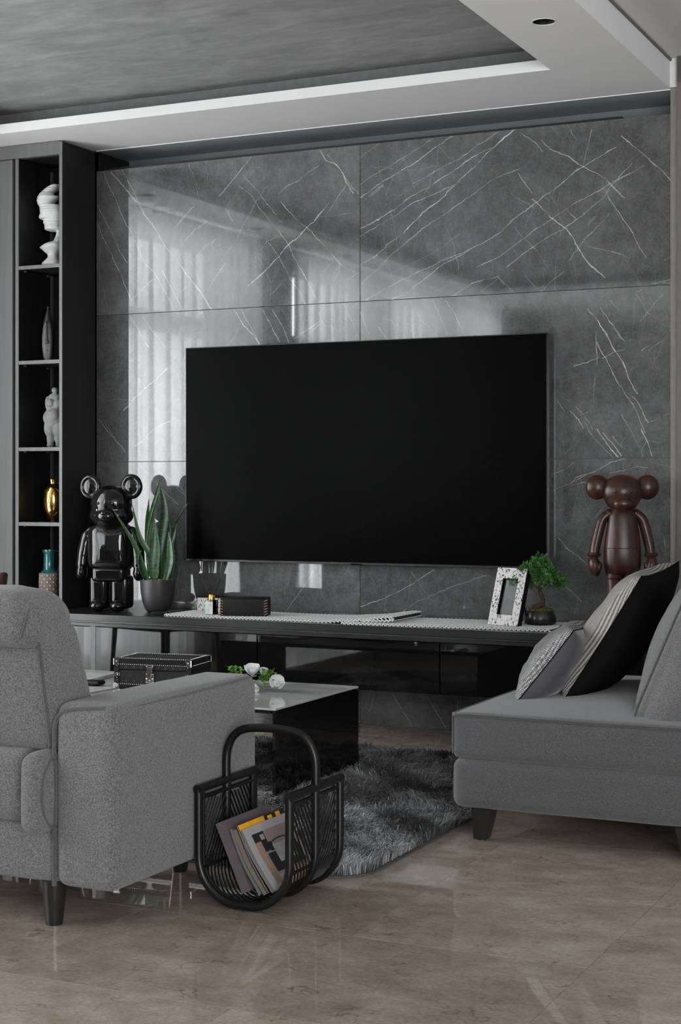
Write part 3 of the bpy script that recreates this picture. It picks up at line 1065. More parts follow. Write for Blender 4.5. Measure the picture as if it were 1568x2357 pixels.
b = BM()
face = [[(-0.036, .155), (-0.036, .10), (-0.030, .06), (-0.012, .035), (0.010, .033), (0.026, .05)],
        [(-0.036, .158), (-0.020, .162), (-0.014, .15)], [(-0.024, .172), (-0.014, .15), (-0.012, .12), (-0.014, .098), (-0.002, .096), (-0.002, .12), (0.004, .150), (0.018, .165), (0.03, .155), (0.038, .13)],
        [(-0.032, .146), (-0.026, .149), (-0.020, .143)], [(0.008, .137), (0.016, .142), (0.024, .136)]]
for pl in face:
    tube(b, spline([on_vase(*p) for p in pl], 5), 0.0014, 6)
tube(b, [on_vase(-0.010 + 0.007 * math.cos(a), .072 + 0.006 * math.sin(a)) for a in [2 * PI * k / 14 for k in range(14)]], 0.0013, 6, closed=True)
link('face_line', b, M_golddark, t)

# ---------------------------------------------------------------- teal jug
M_teal = mat('teal_glaze', (0.014, 0.085, 0.082), 0.16, var=0.2, coat=0.5)
n = NT('carved_clay_body')
sep = n.n('ShaderNodeSeparateXYZ')
n.put(sep.inputs[0], n.objco())
u = n.math('MULTIPLY', n.math('ARCTAN2', sep.outputs[1], sep.outputs[0]), 0.055 * 58)
w = n.math('MULTIPLY', sep.outputs[2], 58)
d1 = n.math('ABSOLUTE', n.math('SINE', n.math('MULTIPLY', n.math('ADD', u, w), PI / 2)))
d2 = n.math('ABSOLUTE', n.math('SINE', n.math('MULTIPLY', n.math('SUBTRACT', u, w), PI / 2)))
mn = n.math('MINIMUM', d1, d2)
hh = n.ramp(mn, [(0.0, 1.0), (0.16, 0.75), (0.26, 0.1), (0.7, 0.35), (0.95, 0.9)])
cc = n.ramp(mn, [(0.0, (0.40, 0.27, 0.22)), (0.2, (0.22, 0.16, 0.14)), (0.3, (0.10, 0.085, 0.085)), (0.8, (0.20, 0.17, 0.165)), (0.95, (0.42, 0.36, 0.34))])
nz = n.noise(n.objco(), 160, 4)
n.t.links.new(n.mix(1.0, cc, n.ramp(nz.outputs[0], [(0.3, 0.6), (0.7, 1.3)]), 'MULTIPLY'), n.b.inputs['Base Color'])
n.b.inputs['Roughness'].default_value = 0.8
n.bump(hh, 0.9, 0.004)
M_clay = n.m
t = thing('ceramic_jug', 'teal glazed jug with a carved clay base, lowest visible shelf', 'jug', (-4.738, SHY, 0.552), TH)
b = BM()
lathe(b, [(0.046, 0), (0.0495, 0.004), (0.0515, 0.03), (0.052, 0.085), (0.051, 0.11), (0.048, 0.114)], 48)
link('carved_base', b, M_clay, t, sharp=60)
b = BM()
lathe(b, [(0.049, 0.1125), (0.045, 0.118), (0.034, 0.126), (0.0285, 0.138), (0.0275, 0.16), (0.027, 0.205), (0.029, 0.212), (0.0325, 0.217), (0.034, 0.222), (0.0335, 0.230), (0.030, 0.231), (0.025, 0.222)], 48)
link('glazed_neck', b, M_teal, t, sharp=60)
b = BM()
tube(b, spline([(0.026, 0, 0.222), (0.045, 0, 0.223), (0.056, 0, 0.215), (0.055, 0, 0.18), (0.050, 0, 0.14), (0.043, 0, 0.12)], 6), (0.004, 0.006), 8)
link('handle', b, M_teal, t)

# ---------------------------------------------------------------- wall console
t = thing('media_console', 'long floating black console shelf below the television', 'console', (-3.10, 0, 0.22))
X0, X1 = -1.458, 1.46
M_top = mat('console_lacquer', 0.013, 0.25, var=0.1, vscale=8, spec=0.3)
M_gloss = mat('smoked_mirror_glass', 0.003, 0.03, var=0.02, spec=0.35)
M_rail = mat('gunmetal_rail', 0.05, 0.35, 0.6)
link('top_slab', bx(X0, X1, -0.48, -0.001, 0.248, 0.28, 0.0015, 1), M_top, t)
link('shadow_rail', bx(X0, X1, -0.452, -0.43, 0.232, 0.248), M_rail, t)
link('under_rail', bx(X0, X1, -0.466, -0.452, 0.222, 0.238, 0.001, 1), M_top, t)
link('carcass', bx(X0, X1, -0.44, -0.001, 0.0, 0.232), M_blackmetal, t)
jx = [X0, -1.166, -0.289, 0.588, X1]
for a, c in zip(jx, jx[1:]):
    link('door', bx(a + 0.0025, c - 0.0025, -0.46, -0.442, 0.0, 0.219, 0.001, 1), M_gloss, t)
link('corner_post', bx(-1.180, -1.152, -0.4615, -0.446, 0.0, 0.222), M_rail, t)

# ---------------------------------------------------------------- glossy black bear ornament (plain generic toy bear)
M_lacq = mat('black_gloss_lacquer', 0.004, 0.05, var=0.05, spec=0.45)
t = thing('bear_ornament', 'glossy black standing toy bear beside the snake plant', 'sculpture', (-4.285, -0.28, 0.50), 0.25)
b = BM()
ball(b, (0, 0, 0.520), (0.104, 0.088, 0.086))
ball(b, (0, 0, 0.460), (0.112, 0.088, 0.062))
remeshed('head', b, M_lacq, t, 0.006, 6)
b = BM()
ball(b, (0, -0.072, 0.458), (0.055, 0.045, 0.036))
link('muzzle', b, M_lacq, t)
b = BM()
ball(b, (0, -0.114, 0.472), (0.014, 0.009, 0.010))
link('nose', b, M_lacq, t)
for s in (-1, 1):
    b = BM()
    ball(b, (s * 0.036, -0.080, 0.518), 0.007)
    link('eye', b, M_lacq, t)
for s in (-1, 1):
    b = BM()
    ball(b, (s * 0.104, 0.0, 0.598), (0.046, 0.018, 0.052))
    e = link('ear', b, M_lacq, t)
    b = BM()
    N = 32
    tube(b, [(s * 0.104 + 0.040 * math.cos(2 * PI * k / N), -0.004, 0.598 + 0.046 * math.sin(2 * PI * k / N)) for k in range(N)], 0.0145, 12, closed=True)
    link('ear_rim', b, M_lacq, e)
b = cushion(0.205, 0.135, 0.23, 0.045, (0.012, 0.012, 0.004), 14, c=(0, 0, 0.305))
link('torso', b, M_lacq, t)
b = cushion(0.165, 0.12, 0.075, 0.02, (0, 0, 0), 10, c=(0, 0, 0.178))
link('hips', b, M_lacq, t)
for s in (-1, 1):
    b = BM()
    tube(b, spline([(s * 0.104, 0, 0.385), (s * 0.122, -0.002, 0.355), (s * 0.137, -0.008, 0.28), (s * 0.143, -0.014, 0.215)], 6),
         [(0.02 + 0.012 * min(1, k / 4)) if k < 14 else 0.031 for k in range(19)], 14)
    ball(b, (s * 0.104, 0, 0.385), 0.024)
    ball(b, (s * 0.144, -0.016, 0.185), (0.028, 0.036, 0.040))
    remeshed('arm', b, M_lacq, t, 0.005, 6)
    b = cushion(0.088, 0.105, 0.16, 0.02, (0.003, 0.003, 0), 10, c=(s * 0.054, 0.005, 0.092))
    link('leg', b, M_lacq, t)
    b = BM()
    ball(b, (s * 0.052, -0.055, 0.028), (0.040, 0.042, 0.028))
    link('foot', b, M_lacq, t)

# ---------------------------------------------------------------- snake plant
M_pot = mat('matt_black_pot', 0.022, 0.45, var=0.1)
t = thing('snake_plant', 'snake plant with upright dark green leaves in a round charcoal pot', 'plant', (-4.045, -0.245, 0.50), TH)
b = BM()
lathe(b, [(0.045, 0.0), (0.050, 0.003), (0.062, 0.02), (0.074, 0.055), (0.081, 0.10), (0.0845, 0.156), (0.080, 0.156), (0.077, 0.14)], 48)
link('pot', b, M_pot, t, sharp=50)
M_moss = mat('yellow_green_moss', (0.16, 0.14, 0.02), 0.95, var=0.6, vscale=120, bump=1.0, bscale=200)
b = BM()
loft(b, [(0.13, 0, 0, 0.076, 0.076), (0.147, 0, 0, 0.076, 0.076), (0.153, 0, 0, 0.05, 0.05)], 32)
rr = random.Random(4)
for _ in range(110):
    a, r = rr.uniform(0, 2 * PI), 0.074 * math.sqrt(rr.random())
    ball(b, (r * math.cos(a), r * math.sin(a), 0.152), (rr.uniform(.004, .009), rr.uniform(.004, .009), rr.uniform(.003, .009)), u=6, v=4)
tag(link('moss', b, M_moss, t), kind='stuff')
n = NT('snake_plant_leaf')
co = n.objco()
mp = n.n('ShaderNodeMapping')
mp.inputs['Scale'].default_value = (18, 18, 75)
n.put(mp.inputs['Vector'], co)
bands = n.noise(mp.outputs[0], 1.0, 4, 0.6, 1.2).outputs[0]
n.t.links.new(n.ramp(bands, [(0.38, (0.006, 0.022, 0.009)), (0.5, (0.014, 0.052, 0.018)), (0.62, (0.028, 0.09, 0.030))]), n.b.inputs['Base Color'])
n.b.inputs['Roughness'].default_value = 0.38
M_leaf = n.m
M_leaf2 = mat('pale_leaf_edge', (0.045, 0.12, 0.045), 0.4, var=0.25, vscale=60)


def leaf_blade(pts, wmax, face_ang, twist=0.0, base_w=0.5, fold=0.25):
    """thick lanceolate blade along pts"""
    P = spline(pts, 5)
    m = len(P)
    b = BM()
    rings = []
    for i, p in enumerate(P):
        s = i / (m - 1)
        w = wmax * (base_w + (1 - base_w) * math.sin(min(1, s / 0.45) * PI / 2)) if s < 0.45 else wmax * max(0.0, 1 - ((s - 0.45) / 0.55) ** 1.7)
        w = max(w, 0.0006)
        T = (P[min(i + 1, m - 1)] - P[max(i - 1, 0)]).normalized()
        a = face_ang + twist * s
        sd = Vector((math.cos(a), math.sin(a), 0))
        sd = (sd - T * sd.dot(T)).normalized()
        nn = T.cross(sd)
        th = 0.0016 + 0.0012 * (1 - s)
        row = [p - sd * w / 2 - nn * (fold * w / 2), p - sd * w / 4 - nn * (fold * w * .1) + nn * 0, p + nn * 0.0, p + sd * w / 4 - nn * (fold * w * .1), p + sd * w / 2 - nn * (fold * w / 2)]
        back = [q + nn * th for q in row[::-1]]
        rings.append([b.verts.new(q) for q in row + back])
    for A_, B_ in zip(rings, rings[1:]):
        K = len(A_)
        for k in range(K):
            b.faces.new((A_[k], A_[(k + 1) % K], B_[(k + 1) % K], B_[k]))
    b.faces.new(rings[0][::-1])
    b.faces.new(rings[-1])
    return b


PS = 7.58 / 3654       # metres per photograph pixel at the plant


def pl(px, py, d=0.0):
    return ((px - 361) * PS, d, 0.152 + (1338 - py) * PS)


leaves = [
    ([(340, 1338, 0), (324, 1292, -.03), (306, 1245, -.055), (263, 1172, -.09)], .026, .4, 0.3, M_leaf2),
    ([(352, 1338, -.02), (345, 1280, -.04), (322, 1235, -.05), (305, 1160, -.05)], .028, .2, 0.5, M_leaf2),
    ([(337, 1338, -.04), (325, 1310, -.05), (322, 1285, -.05), (327, 1268, -.05)], .026, .8, 0.2, M_leaf),
    ([(357, 1338, -.055), (356, 1300, -.062), (359, 1255, -.06), (358, 1198, -.05)], .050, .05, 0.1, M_leaf),
    ([(350, 1335, 0), (343, 1270, 0), (348, 1190, .0), (370, 1098, .0)], .040, -.3, 0.6, M_leaf),
    ([(372, 1335, .01), (368, 1260, .01), (376, 1180, .01), (366, 1118, .01)], .046, .2, 0.3, M_leaf),
    ([(341, 1330, .02), (337, 1260, .02), (336, 1200, .02), (340, 1150, .02)], .030, .5, 0.3, M_leaf2),
    ([(385, 1335, -.02), (388, 1280, -.01), (396, 1235, 0.0), (404, 1205, .0), (431, 1160, .01)], .024, -.2, 1.2, M_leaf),
    ([(383, 1338, -.04), (392, 1300, -.05), (392, 1265, -.05), (388, 1225, -.05)], .036, -.5, 0.3, M_leaf),
    ([(375, 1335, -.03), (379, 1290, -.02), (386, 1240, -.02), (389, 1190, -.02)], .034, .4, 0.3, M_leaf),
    ([(347, 1335, .0), (340, 1250, .0), (352, 1180, .0), (366, 1130, .0)], .028, .8, 0.2, M_leaf2),
    ([(395, 1338, .03), (402, 1290, .03), (398, 1250, .03), (404, 1210, .03)], .026, .9, 0.2, M_leaf),
    ([(362, 1335, .04), (372, 1270, .05), (380, 1200, .05), (378, 1150, .05)], .036, .9, 0.2, M_leaf),
]
for pts, w, fa, tw, m in leaves:
    link('leaf', leaf_blade([pl(*p) for p in pts], w, fa, tw), m, t, sharp=50)
# ---------------------------------------------------------------- braided runners on the console
M_cordw = mat('white_cotton_cord', 0.62, 0.8, var=0.08, vscale=300)
M_mbase = mat('black_braid_base', 0.012, 0.9)
M_tass = mat('black_fringe', 0.01, 0.7)


def oct_stitch(b, c, d, up, L, W, H):
    """a puffed stitch: elongated low ellipsoid along d"""
    d = d.normalized()
    s = up.cross(d).normalized()
    ring = []
    top = c + up * H
    pts = [c + d * L, c + d * L * .55 + s * W, c - d * L * .55 + s * W, c - d * L, c - d * L * .55 - s * W, c + d * L * .55 - s * W]
    mid = [b.verts.new(p) for p in pts]
    t2 = [b.verts.new(c + (p - c) * 0.62 + up * H) for p in pts]
    for k in range(6):
        b.faces.new((mid[k], mid[(k + 1) % 6], t2[(k + 1) % 6], t2[k]))
    b.faces.new(t2)


def runner(name, label, path, y0, y1, skew=0.0):
    t = thing(name, label, 'table runner', (path[0][0], (y0 + y1) / 2, 0.50), 0, 'braided runners on the console')
    ox, oy = path[0][0], (y0 + y1) / 2
    P = spline([(x - ox, 0, z) for x, z in path], 8)
    L = [0]
    for a, c in zip(P, P[1:]):
        L.append(L[-1] + (c - a).length)

    def at(s):
        s = max(0, min(L[-1], s))
        for i in range(1, len(L)):
            if s <= L[i] + 1e-9:
                f = (s - L[i - 1]) / max(1e-9, L[i] - L[i - 1])
                return P[i - 1].lerp(P[i], f), (P[i] - P[i - 1]).normalized()
        return P[-1], (P[-1] - P[-2]).normalized()
    b = BM()
    rings = []
    hw = (y1 - y0) / 2
    sk = lambda p: skew * p.x
    for i, p in enumerate(P):
        T = at(L[i])[1]
        n = Vector((-T.z, 0, T.x))
        e = 0.003
        rings.append([b.verts.new(p + Vector((0, -hw + sk(p), 0)) - n * e), b.verts.new(p + Vector((0, hw + sk(p), 0)) - n * e),
                      b.verts.new(p + Vector((0, hw + sk(p), 0)) + n * e), b.verts.new(p + Vector((0, -hw + sk(p), 0)) + n * e)])
    for A_, B_ in zip(rings, rings[1:]):
        for k in range(4):
            b.faces.new((A_[k], A_[(k + 1) % 4], B_[(k + 1) % 4], B_[k]))
    b.faces.new(rings[0][::-1])
    b.faces.new(rings[-1])
    link('backing', b, M_mbase, t)
    b = BM()
    be = BM()
    stp = 0.019
    n = int(L[-1] / stp)
    rows = int((y1 - y0) / 0.0145)
    for i in range(n):
        p, T = at((i + 0.5) * stp)
        nn = Vector((-T.z, 0, T.x))
        for j in range(rows):
            y = -hw + (j + 0.6) * 0.016 + sk(p)
            sg = 1 if (i + j) % 2 else -1
            oct_stitch(b, p + Vector((0, y, 0)) + nn * 0.003, T * 1.0 + Vector((0, 0.75 * sg, 0)), nn, 0.0100, 0.0048, 0.003)
        for q, zz in ((0, 0.0022), (1, -0.0026)):
            pp, TT = at((i + 0.25 + 0.5 * q) * stp)
            nz = Vector((-TT.z, 0, TT.x))
            oct_stitch(be, pp + Vector((0, -hw - 0.0008 + sk(pp), 0)) + nz * zz, TT + nz * (0.5 if q == 0 else -0.5), Vector((0, -1, 0)), 0.0108, 0.0034, 0.004)
    o = link('woven_stitches', b, M_cordw, t)
    tag(o, kind='stuff')
    o = link('braided_edge', be, M_cordw, t)
    tag(o, kind='stuff')
    return t


def fringe(name, parent, x, y, sgn, seed):
    rr = random.Random(seed)
    b = BM()
    for k in range(26):
        yy = y + rr.uniform(-0.13, 0.15)
        l = rr.uniform(0.05, 0.12)
        pts = [(x, yy, 0.004)]
        h = rr.uniform(0.004, 0.022)
        pts += [(x + sgn * l * .35, yy + rr.uniform(-.01, .01), h), (x + sgn * l * .7, yy + rr.uniform(-.03, .02), rr.uniform(.004, .012)), (x + sgn * l, yy + rr.uniform(-.05, .03), 0.003)]
        tube(b, spline(pts, 4), 0.0018, 5)
    o = link(name, b, M_tass, parent)
    tag(o, kind='stuff')


r1 = runner('braided_runner', 'black and white braided runner at the left, its inner end folded over', [(-3.90, .004), (-3.5, .004), (-3.12, .004), (-3.0, .011), (-2.90, .018), (-2.82, .030), (-2.765, .036), (-2.745, .029), (-2.765, .020), (-2.84, .0165), (-2.91, .0150)], -0.415, -0.12)
fringe('fringe', r1, 0.0, 0.0, -1, 3)
r2 = runner('braided_runner', 'black and white braided runner on the right of the console under the frame and bonsai', [(-2.975, .004), (-2.7, .004), (-2.4, .004), (-2.04, .004)], -0.455, -0.13, 0.07)
fringe('fringe', r2, 0.935, 0.06, 1, 5)

# ---------------------------------------------------------------- reed diffuser
CT = 0.5068        # top of the runners' weave
t = thing('reed_diffuser', 'small black square reed diffuser bottle with a gold collar', 'diffuser', (-3.69, -0.345, CT + .0015), TH - 0.5)
link('bottle', bx(-.0225, .0225, -.0225, .0225, 0, .068, .003, 2), mat('black_glass', 0.006, 0.08), t)
lb = link('paper_label', bx(-.0205, .0205, -.0232, -.0222, .003, .060), mat('diffuser_label', (0.50, 0.55, 0.53), 0.7, var=0.12, vscale=40), t)
b = BM()
for x, z, r in ((0.006, .044, .0045), (0.010, .050, .003)):
    tube(b, [(x + r * math.cos(a), -.0234, z + r * 1.2 * math.sin(a)) for a in [2 * PI * k / 12 for k in range(12)]], .0005, 4, closed=True)
for k in range(3):
    box(b, -.008 + .002 * k, .006, -.0236, -.0230, .026 - .004 * k, .0268 - .004 * k)
box(b, -.012, -.004, -.0236, -.0230, .048, .0495)
link('print', b, mat('label_ink', 0.14, 0.7), lb)
b = BM()
lathe(b, [(.0135, .067), (.0155, .069), (.0155, .091), (.0145, .093), (.006, .0932)], 24)
link('collar', b, mat('amber_gold_collar', (0.62, 0.30, 0.07), 0.25, 0.9), t)
for k, (dx, dy) in enumerate([(-.058, 0.0), (.048, .01), (.056, -.01), (.062, .012), (.040, .03), (.044, -.03)]):
    b = BM()
    tube(b, [(dx * -0.08, dy * -0.08, .05), (dx * 0.55, dy * .55, 0.13), (dx * 0.9, dy * 0.9, .163 + .004 * (k % 3))], .0017, 6)
    link('reed', b, M_tass, t)

# ---------------------------------------------------------------- lidded boxes
M_leather = mat('black_leather', 0.004, 0.6, spec=0.2, var=0.2, vscale=300, bump=0.2, bscale=600)
M_lace = mat('tan_lacing', (0.45, 0.30, 0.20), 0.6)
t = thing('stitched_box', 'long black leather box with tan laced corners', 'box', (-3.508, -0.372, CT + .0015), TH - 0.12)
link('body', bx(-.108, .108, 0, .11, 0, .080, .004, 2), M_leather, t)
link('lid', bx(-.1085, .1085, -.0005, .1105, .0802, .0845, .002, 2), M_leather, t)
for s in (-1, 1):
    for k in range(6):
        b = BM()
        z = .010 + .0125 * k
        tube(b, [(s * .095, -.0012, z - .003), (s * .103, -.0022, z), (s * .1095, -.0022, z + .003), (s * .111, .004, z + .004), (s * .110, .013, z + .002)], .0013, 5)
        link('lace', b, M_lace, t)
n = NT('speckled_hide')
mp = n.n('ShaderNodeMapping')
mp.inputs['Scale'].default_value = (1.0, 1.0, 0.62)
mp.inputs['Rotation'].default_value = (0, 0.5, 0)
n.put(mp.inputs['Vector'], n.objco())
sp = n.noise(mp.outputs[0], 130, 3, 0.6, 0.3).outputs[0]
n.t.links.new(n.ramp(sp, [(0.55, (0.66, 0.655, 0.64)), (0.585, (0.012, 0.012, 0.012))]), n.b.inputs['Base Color'])
n.b.inputs['Roughness'].default_value = 0.6
M_speck = n.m
t = thing('speckled_box', 'low white and black speckled lidded box behind the reed diffuser', 'box', (-3.765, -0.125, CT + .0015), 0)
link('body', bx(-.107, .115, -.045, .055, 0, .062, .002, 1), M_speck, t)
link('lid', bx(-.109, .117, -.047, .057, .0622, .067, .001, 1), M_leather, t)
link('knob', bx(-.006, .006, -.005, .006, .067, .082, .0015, 1), M_leather, t)

# ---------------------------------------------------------------- speckled photo frame
t = thing('photo_frame', 'upright white frame with black speckles leaning back on the console', 'picture frame', (-2.285, -0.312, CT + .004), math.atan2(-.041, .147))
lean = MR(-0.31, 'X')


def leaned(b, M=lean):
    bmesh.ops.transform(b, matrix=M, verts=b.verts)
    return b


w, h, mx_, mz = .0765, .252, .036, .046
b = BM()
outer = [(-w, 0), (w, 0), (w, h), (-w, h)]
inner = [(-w + mx_, mz), (w - mx_, mz), (w - mx_, h - mz), (-w + mx_, h - mz)]
fo = [b.verts.new((x, -0.0005, z)) for x, z in outer]
fi = [b.verts.new((x, -0.0005, z)) for x, z in inner]
bo = [b.verts.new((x, .003, z)) for x, z in outer]
bi = [b.verts.new((x, .003, z)) for x, z in inner]
for k in range(4):
    q = (k + 1) % 4
    b.faces.new((fo[k], fo[q], fi[q], fi[k]))
    b.faces.new((bo[k], bi[k], bi[q], bo[q]))
    b.faces.new((fo[k], bo[k], bo[q], fo[q]))
    b.faces.new((fi[k], fi[q], bi[q], bi[k]))
link('speckled_front', leaned(b), M_speck, t)
b = BM()
for x0, x1, z0, z1 in ((-w, -w + mx_, 0, h), (w - mx_, w, 0, h), (-w + mx_, w - mx_, 0, mz), (-w + mx_, w - mx_, h - mz, h)):
    box(b, x0, x1, .003, .032, z0, z1)
link('black_rim', leaned(b), M_leather, t)
n = NT('frame_glass')
tr = n.n('ShaderNodeBsdfTransparent')
tr.inputs[0].default_value = (0.8, 0.8, 0.8, 1)
gl = n.n('ShaderNodeBsdfGlossy')
gl.inputs['Roughness'].default_value = 0.05
ms = n.n('ShaderNodeMixShader')
ms.inputs[0].default_value = 0.025
n.t.links.new(tr.outputs[0], ms.inputs[1])
n.t.links.new(gl.outputs[0], ms.inputs[2])
n.t.links.new(ms.outputs[0], n.t.nodes['Material Output'].inputs[0])
link('glass', leaned(bx(-w + mx_, w - mx_, .012, .014, mz, h - mz)), n.m, t)
b = BM()
tube(b, [(.058, .055, .13), (.058, .115, .0)], .004, 6)
link('easel_leg', b, M_leather, t)

# ---------------------------------------------------------------- bonsai
t = thing('bonsai', 'small green bonsai in a low black bowl at the right of the console', 'plant', (-2.158, -0.185, CT + .0015), TH)
b = BM()
lathe(b, [(.052, 0), (.066, .006), (.070, .013), (.062, .058), (.0595, .060), (.0575, .052)], 48)
link('bowl', b, mat('satin_black_bowl', 0.02, 0.28), t, sharp=50)
b = BM()
loft(b, [(.045, 0, 0, .057, .057), (.057, 0, 0, .057, .057), (.065, 0, 0, .04, .04), (.069, 0, 0, .015, .015)], 28)
rr = random.Random(9)
for _ in range(120):
    a, r = rr.uniform(0, 2 * PI), .055 * math.sqrt(rr.random())
    ball(b, (r * math.cos(a), r * math.sin(a), .064 + .004 * (1 - r / .055)), (rr.uniform(.004, .009), rr.uniform(.004, .009), rr.uniform(.003, .006)), u=6, v=4)
tag(link('moss', b, mat('olive_moss', (0.10, 0.105, 0.012), 0.95, var=0.6, vscale=140), t), kind='stuff')
M_bark = mat('bonsai_bark', (0.06, 0.04, 0.03), 0.8, var=0.5, vscale=90, bump=1.0, bscale=160)
b = BM()
tube(b, spline([(-.03, -.01, .066), (-.012, -.004, .078), (.008, 0, .088), (.010, .0, .115), (-.002, .003, .145), (.004, .0, .175), (.0, 0, .205)], 5),
     [.015 - .0105 * (k / 30) for k in range(31)], 10)
for pts in ([(.0, 0, .15), (-.03, .0, .17), (-.065, .0, .178)], [(.002, 0, .16), (.03, -.01, .175), (.07, -.01, .18)], [(.002, 0, .18), (-.02, .03, .20), (-.03, .05, .21)], [(.002, 0, .19), (.02, -.03, .21), (.03, -.05, .22)], [(-.03, -.01, .085), (-.036, -.012, .075), (-.04, -.01, .064)], [(.01, 0, .085), (.024, .004, .076), (.034, .004, .066)]):
    tube(b, spline(pts, 4), [.005 - .003 * k / 8 for k in range(9)], 8)
link('trunk', b, M_bark, t)
b = BM()
clumps = [(-.085, 0, .19, .045), (-.05, -.02, .215, .04), (-.03, .03, .25, .04), (.0, 0, .27, .045), (.025, .02, .245, .04), (.05, -.02, .215, .04), (.085, 0, .185, .042), (.0, -.04, .215, .045), (0, .04, .21, .045), (-.108, -.01, .185, .032), (-.07, -.03, .235, .035), (-.045, -.02, .185, .035), (-.06, .02, .18, .04), (.06, .02, .185, .04), (.02, -.03, .185, .035)]
for cx, cy_, cz, cr in clumps:
    for _ in range(30):
        d = Vector((rr.gauss(0, 1), rr.gauss(0, 1), rr.gauss(.25, .8))).normalized()
        base = Vector((cx, cy_, cz)) + d * cr * rr.uniform(.15, .75)
        for q in range(8):
            e = (d + Vector((rr.gauss(0, .55), rr.gauss(0, .55), rr.gauss(.15, .5)))).normalized()
            s = e.cross(Vector((rr.gauss(0, 1), rr.gauss(0, 1), rr.gauss(0, 1)))).normalized()
            l, w_ = rr.uniform(.014, .024), .0023
            m_ = base + e * l * .5
            vs = [b.verts.new(p) for p in (base, m_ + s * w_, base + e * l, m_ - s * w_)]
            b.faces.new(vs)
n = NT('bonsai_needles')
nz = n.noise(n.objco(), 60, 3).outputs[0]
n.t.links.new(n.ramp(nz, [(0.3, (0.014, 0.06, 0.012)), (0.5, (0.04, 0.15, 0.028)), (0.7, (0.12, 0.29, 0.06))]), n.b.inputs['Base Color'])
n.b.inputs['Roughness'].default_value = 0.45
M_needle = n.m
tag(link('foliage', b, M_needle, t, sharp=None), kind='stuff')

# ---------------------------------------------------------------- brown wooden figure (plain generic doll)
n = NT('dark_rosewood')
mp = n.n('ShaderNodeMapping')
mp.inputs['Scale'].default_value = (22, 22, 5)
n.put(mp.inputs['Vector'], n.objco())
g = n.noise(mp.outputs[0], 1.6, 6, 0.65, 1.0).outputs[0]
n.t.links.new(n.ramp(g, [(0.3, (0.014, 0.006, 0.005)), (0.52, (0.036, 0.013, 0.009)), (0.78, (0.085, 0.030, 0.015))]), n.b.inputs['Base Color'])
n.b.inputs['Roughness'].default_value = 0.32
n.b.inputs['Specular IOR Level'].default_value = 0.35
M_rose = n.m
t = thing('wooden_figure', 'brown polished wooden doll with round ears, standing at the right end of the console', 'sculpture', (-1.790, -0.215, 0.50), TH - 0.1)
b = BM()
ball(b, (0, 0, .580), (.088, .074, .072))
ball(b, (0, -.004, .545), (.072, .064, .05))
remeshed('head', b, M_rose, t, .006, 8)
b = BM()
ball(b, (0, -.060, .530), (.042, .026, .026))
link('muzzle', b, M_rose, t)
for s in (-1, 1):
    b = BM()
    ball(b, (s * .103, .0, .598), (.050, .036, .052))
    link('ear', b, M_rose, t)
    b = BM()
    ball(b, (s * .032, -.070, .580), (.006, .004, .006))
    link('eye', b, mat('dark_inlay', (0.012, 0.006, 0.005), 0.4), t)
b = BM()
loft(b, [(.235, 0, 0, .055, .05), (.24, 0, 0, .070, .058), (.28, 0, 0, .078, .064), (.33, 0, 0, .078, .064), (.385, 0, 0, .073, .060), (.43, 0, 0, .066, .054), (.470, 0, 0, .061, .048), (.495, 0, 0, .054, .042), (.510, 0, 0, .036, .032), (.522, 0, 0, .024, .024)], 40, 0.9)
link('torso', b, M_rose, t, sharp=60)
b = BM()
N = 40
tube(b, [(.0785 * math.copysign(abs(math.cos(2 * PI * k / N)) ** .9, math.cos(2 * PI * k / N)), .0645 * math.copysign(abs(math.sin(2 * PI * k / N)) ** .9, math.sin(2 * PI * k / N)), .345) for k in range(N)], .0012, 5, closed=True)
link('waist_seam', b, M_rose, t)
for s in (-1, 1):
    b = BM()
    tube(b, spline([(s * .055, 0, .488), (s * .083, 0, .462), (s * .101, -.002, .40), (s * .113, -.006, .345), (s * .117, -.010, .305)], 5), [.019 + .003 * math.sin(k / 20 * PI) for k in range(21)], 14)
    ball(b, (s * .055, 0, .488), .020)
    a = link('arm', b, M_rose, t)
    b = BM()
    tube(b, [(s * .117 + .021 * math.cos(2 * PI * k / 20), -.010 + .023 * math.sin(2 * PI * k / 20), .318) for k in range(20)], .008, 8, closed=True)
    link('cuff', b, M_rose, a)
    b = BM()
    ball(b, (s * .116, -.014, .270), (.026, .034, .046), MR(s * 0.2, 'Y'))
    ball(b, (s * .100, -.030, .262), (.012, .014, .028), MR(s * -0.3, 'Y'))
    link('hand', b, M_rose, a)
    b = BM()
    loft(b, [(.0, s * .038, -.012, .040, .058), (.012, s * .038, -.014, .042, .062), (.035, s * .038, -.008, .036, .05), (.055, s * .036, 0, .028, .032), (.15, s * .034, 0, .027, .028), (.215, s * .034, 0, .028, .030), (.22, s * .034, 0, .036, .044), (.262, s * .034, 0, .037, .048)], 28)
    link('leg', b, M_rose, t, sharp=50)

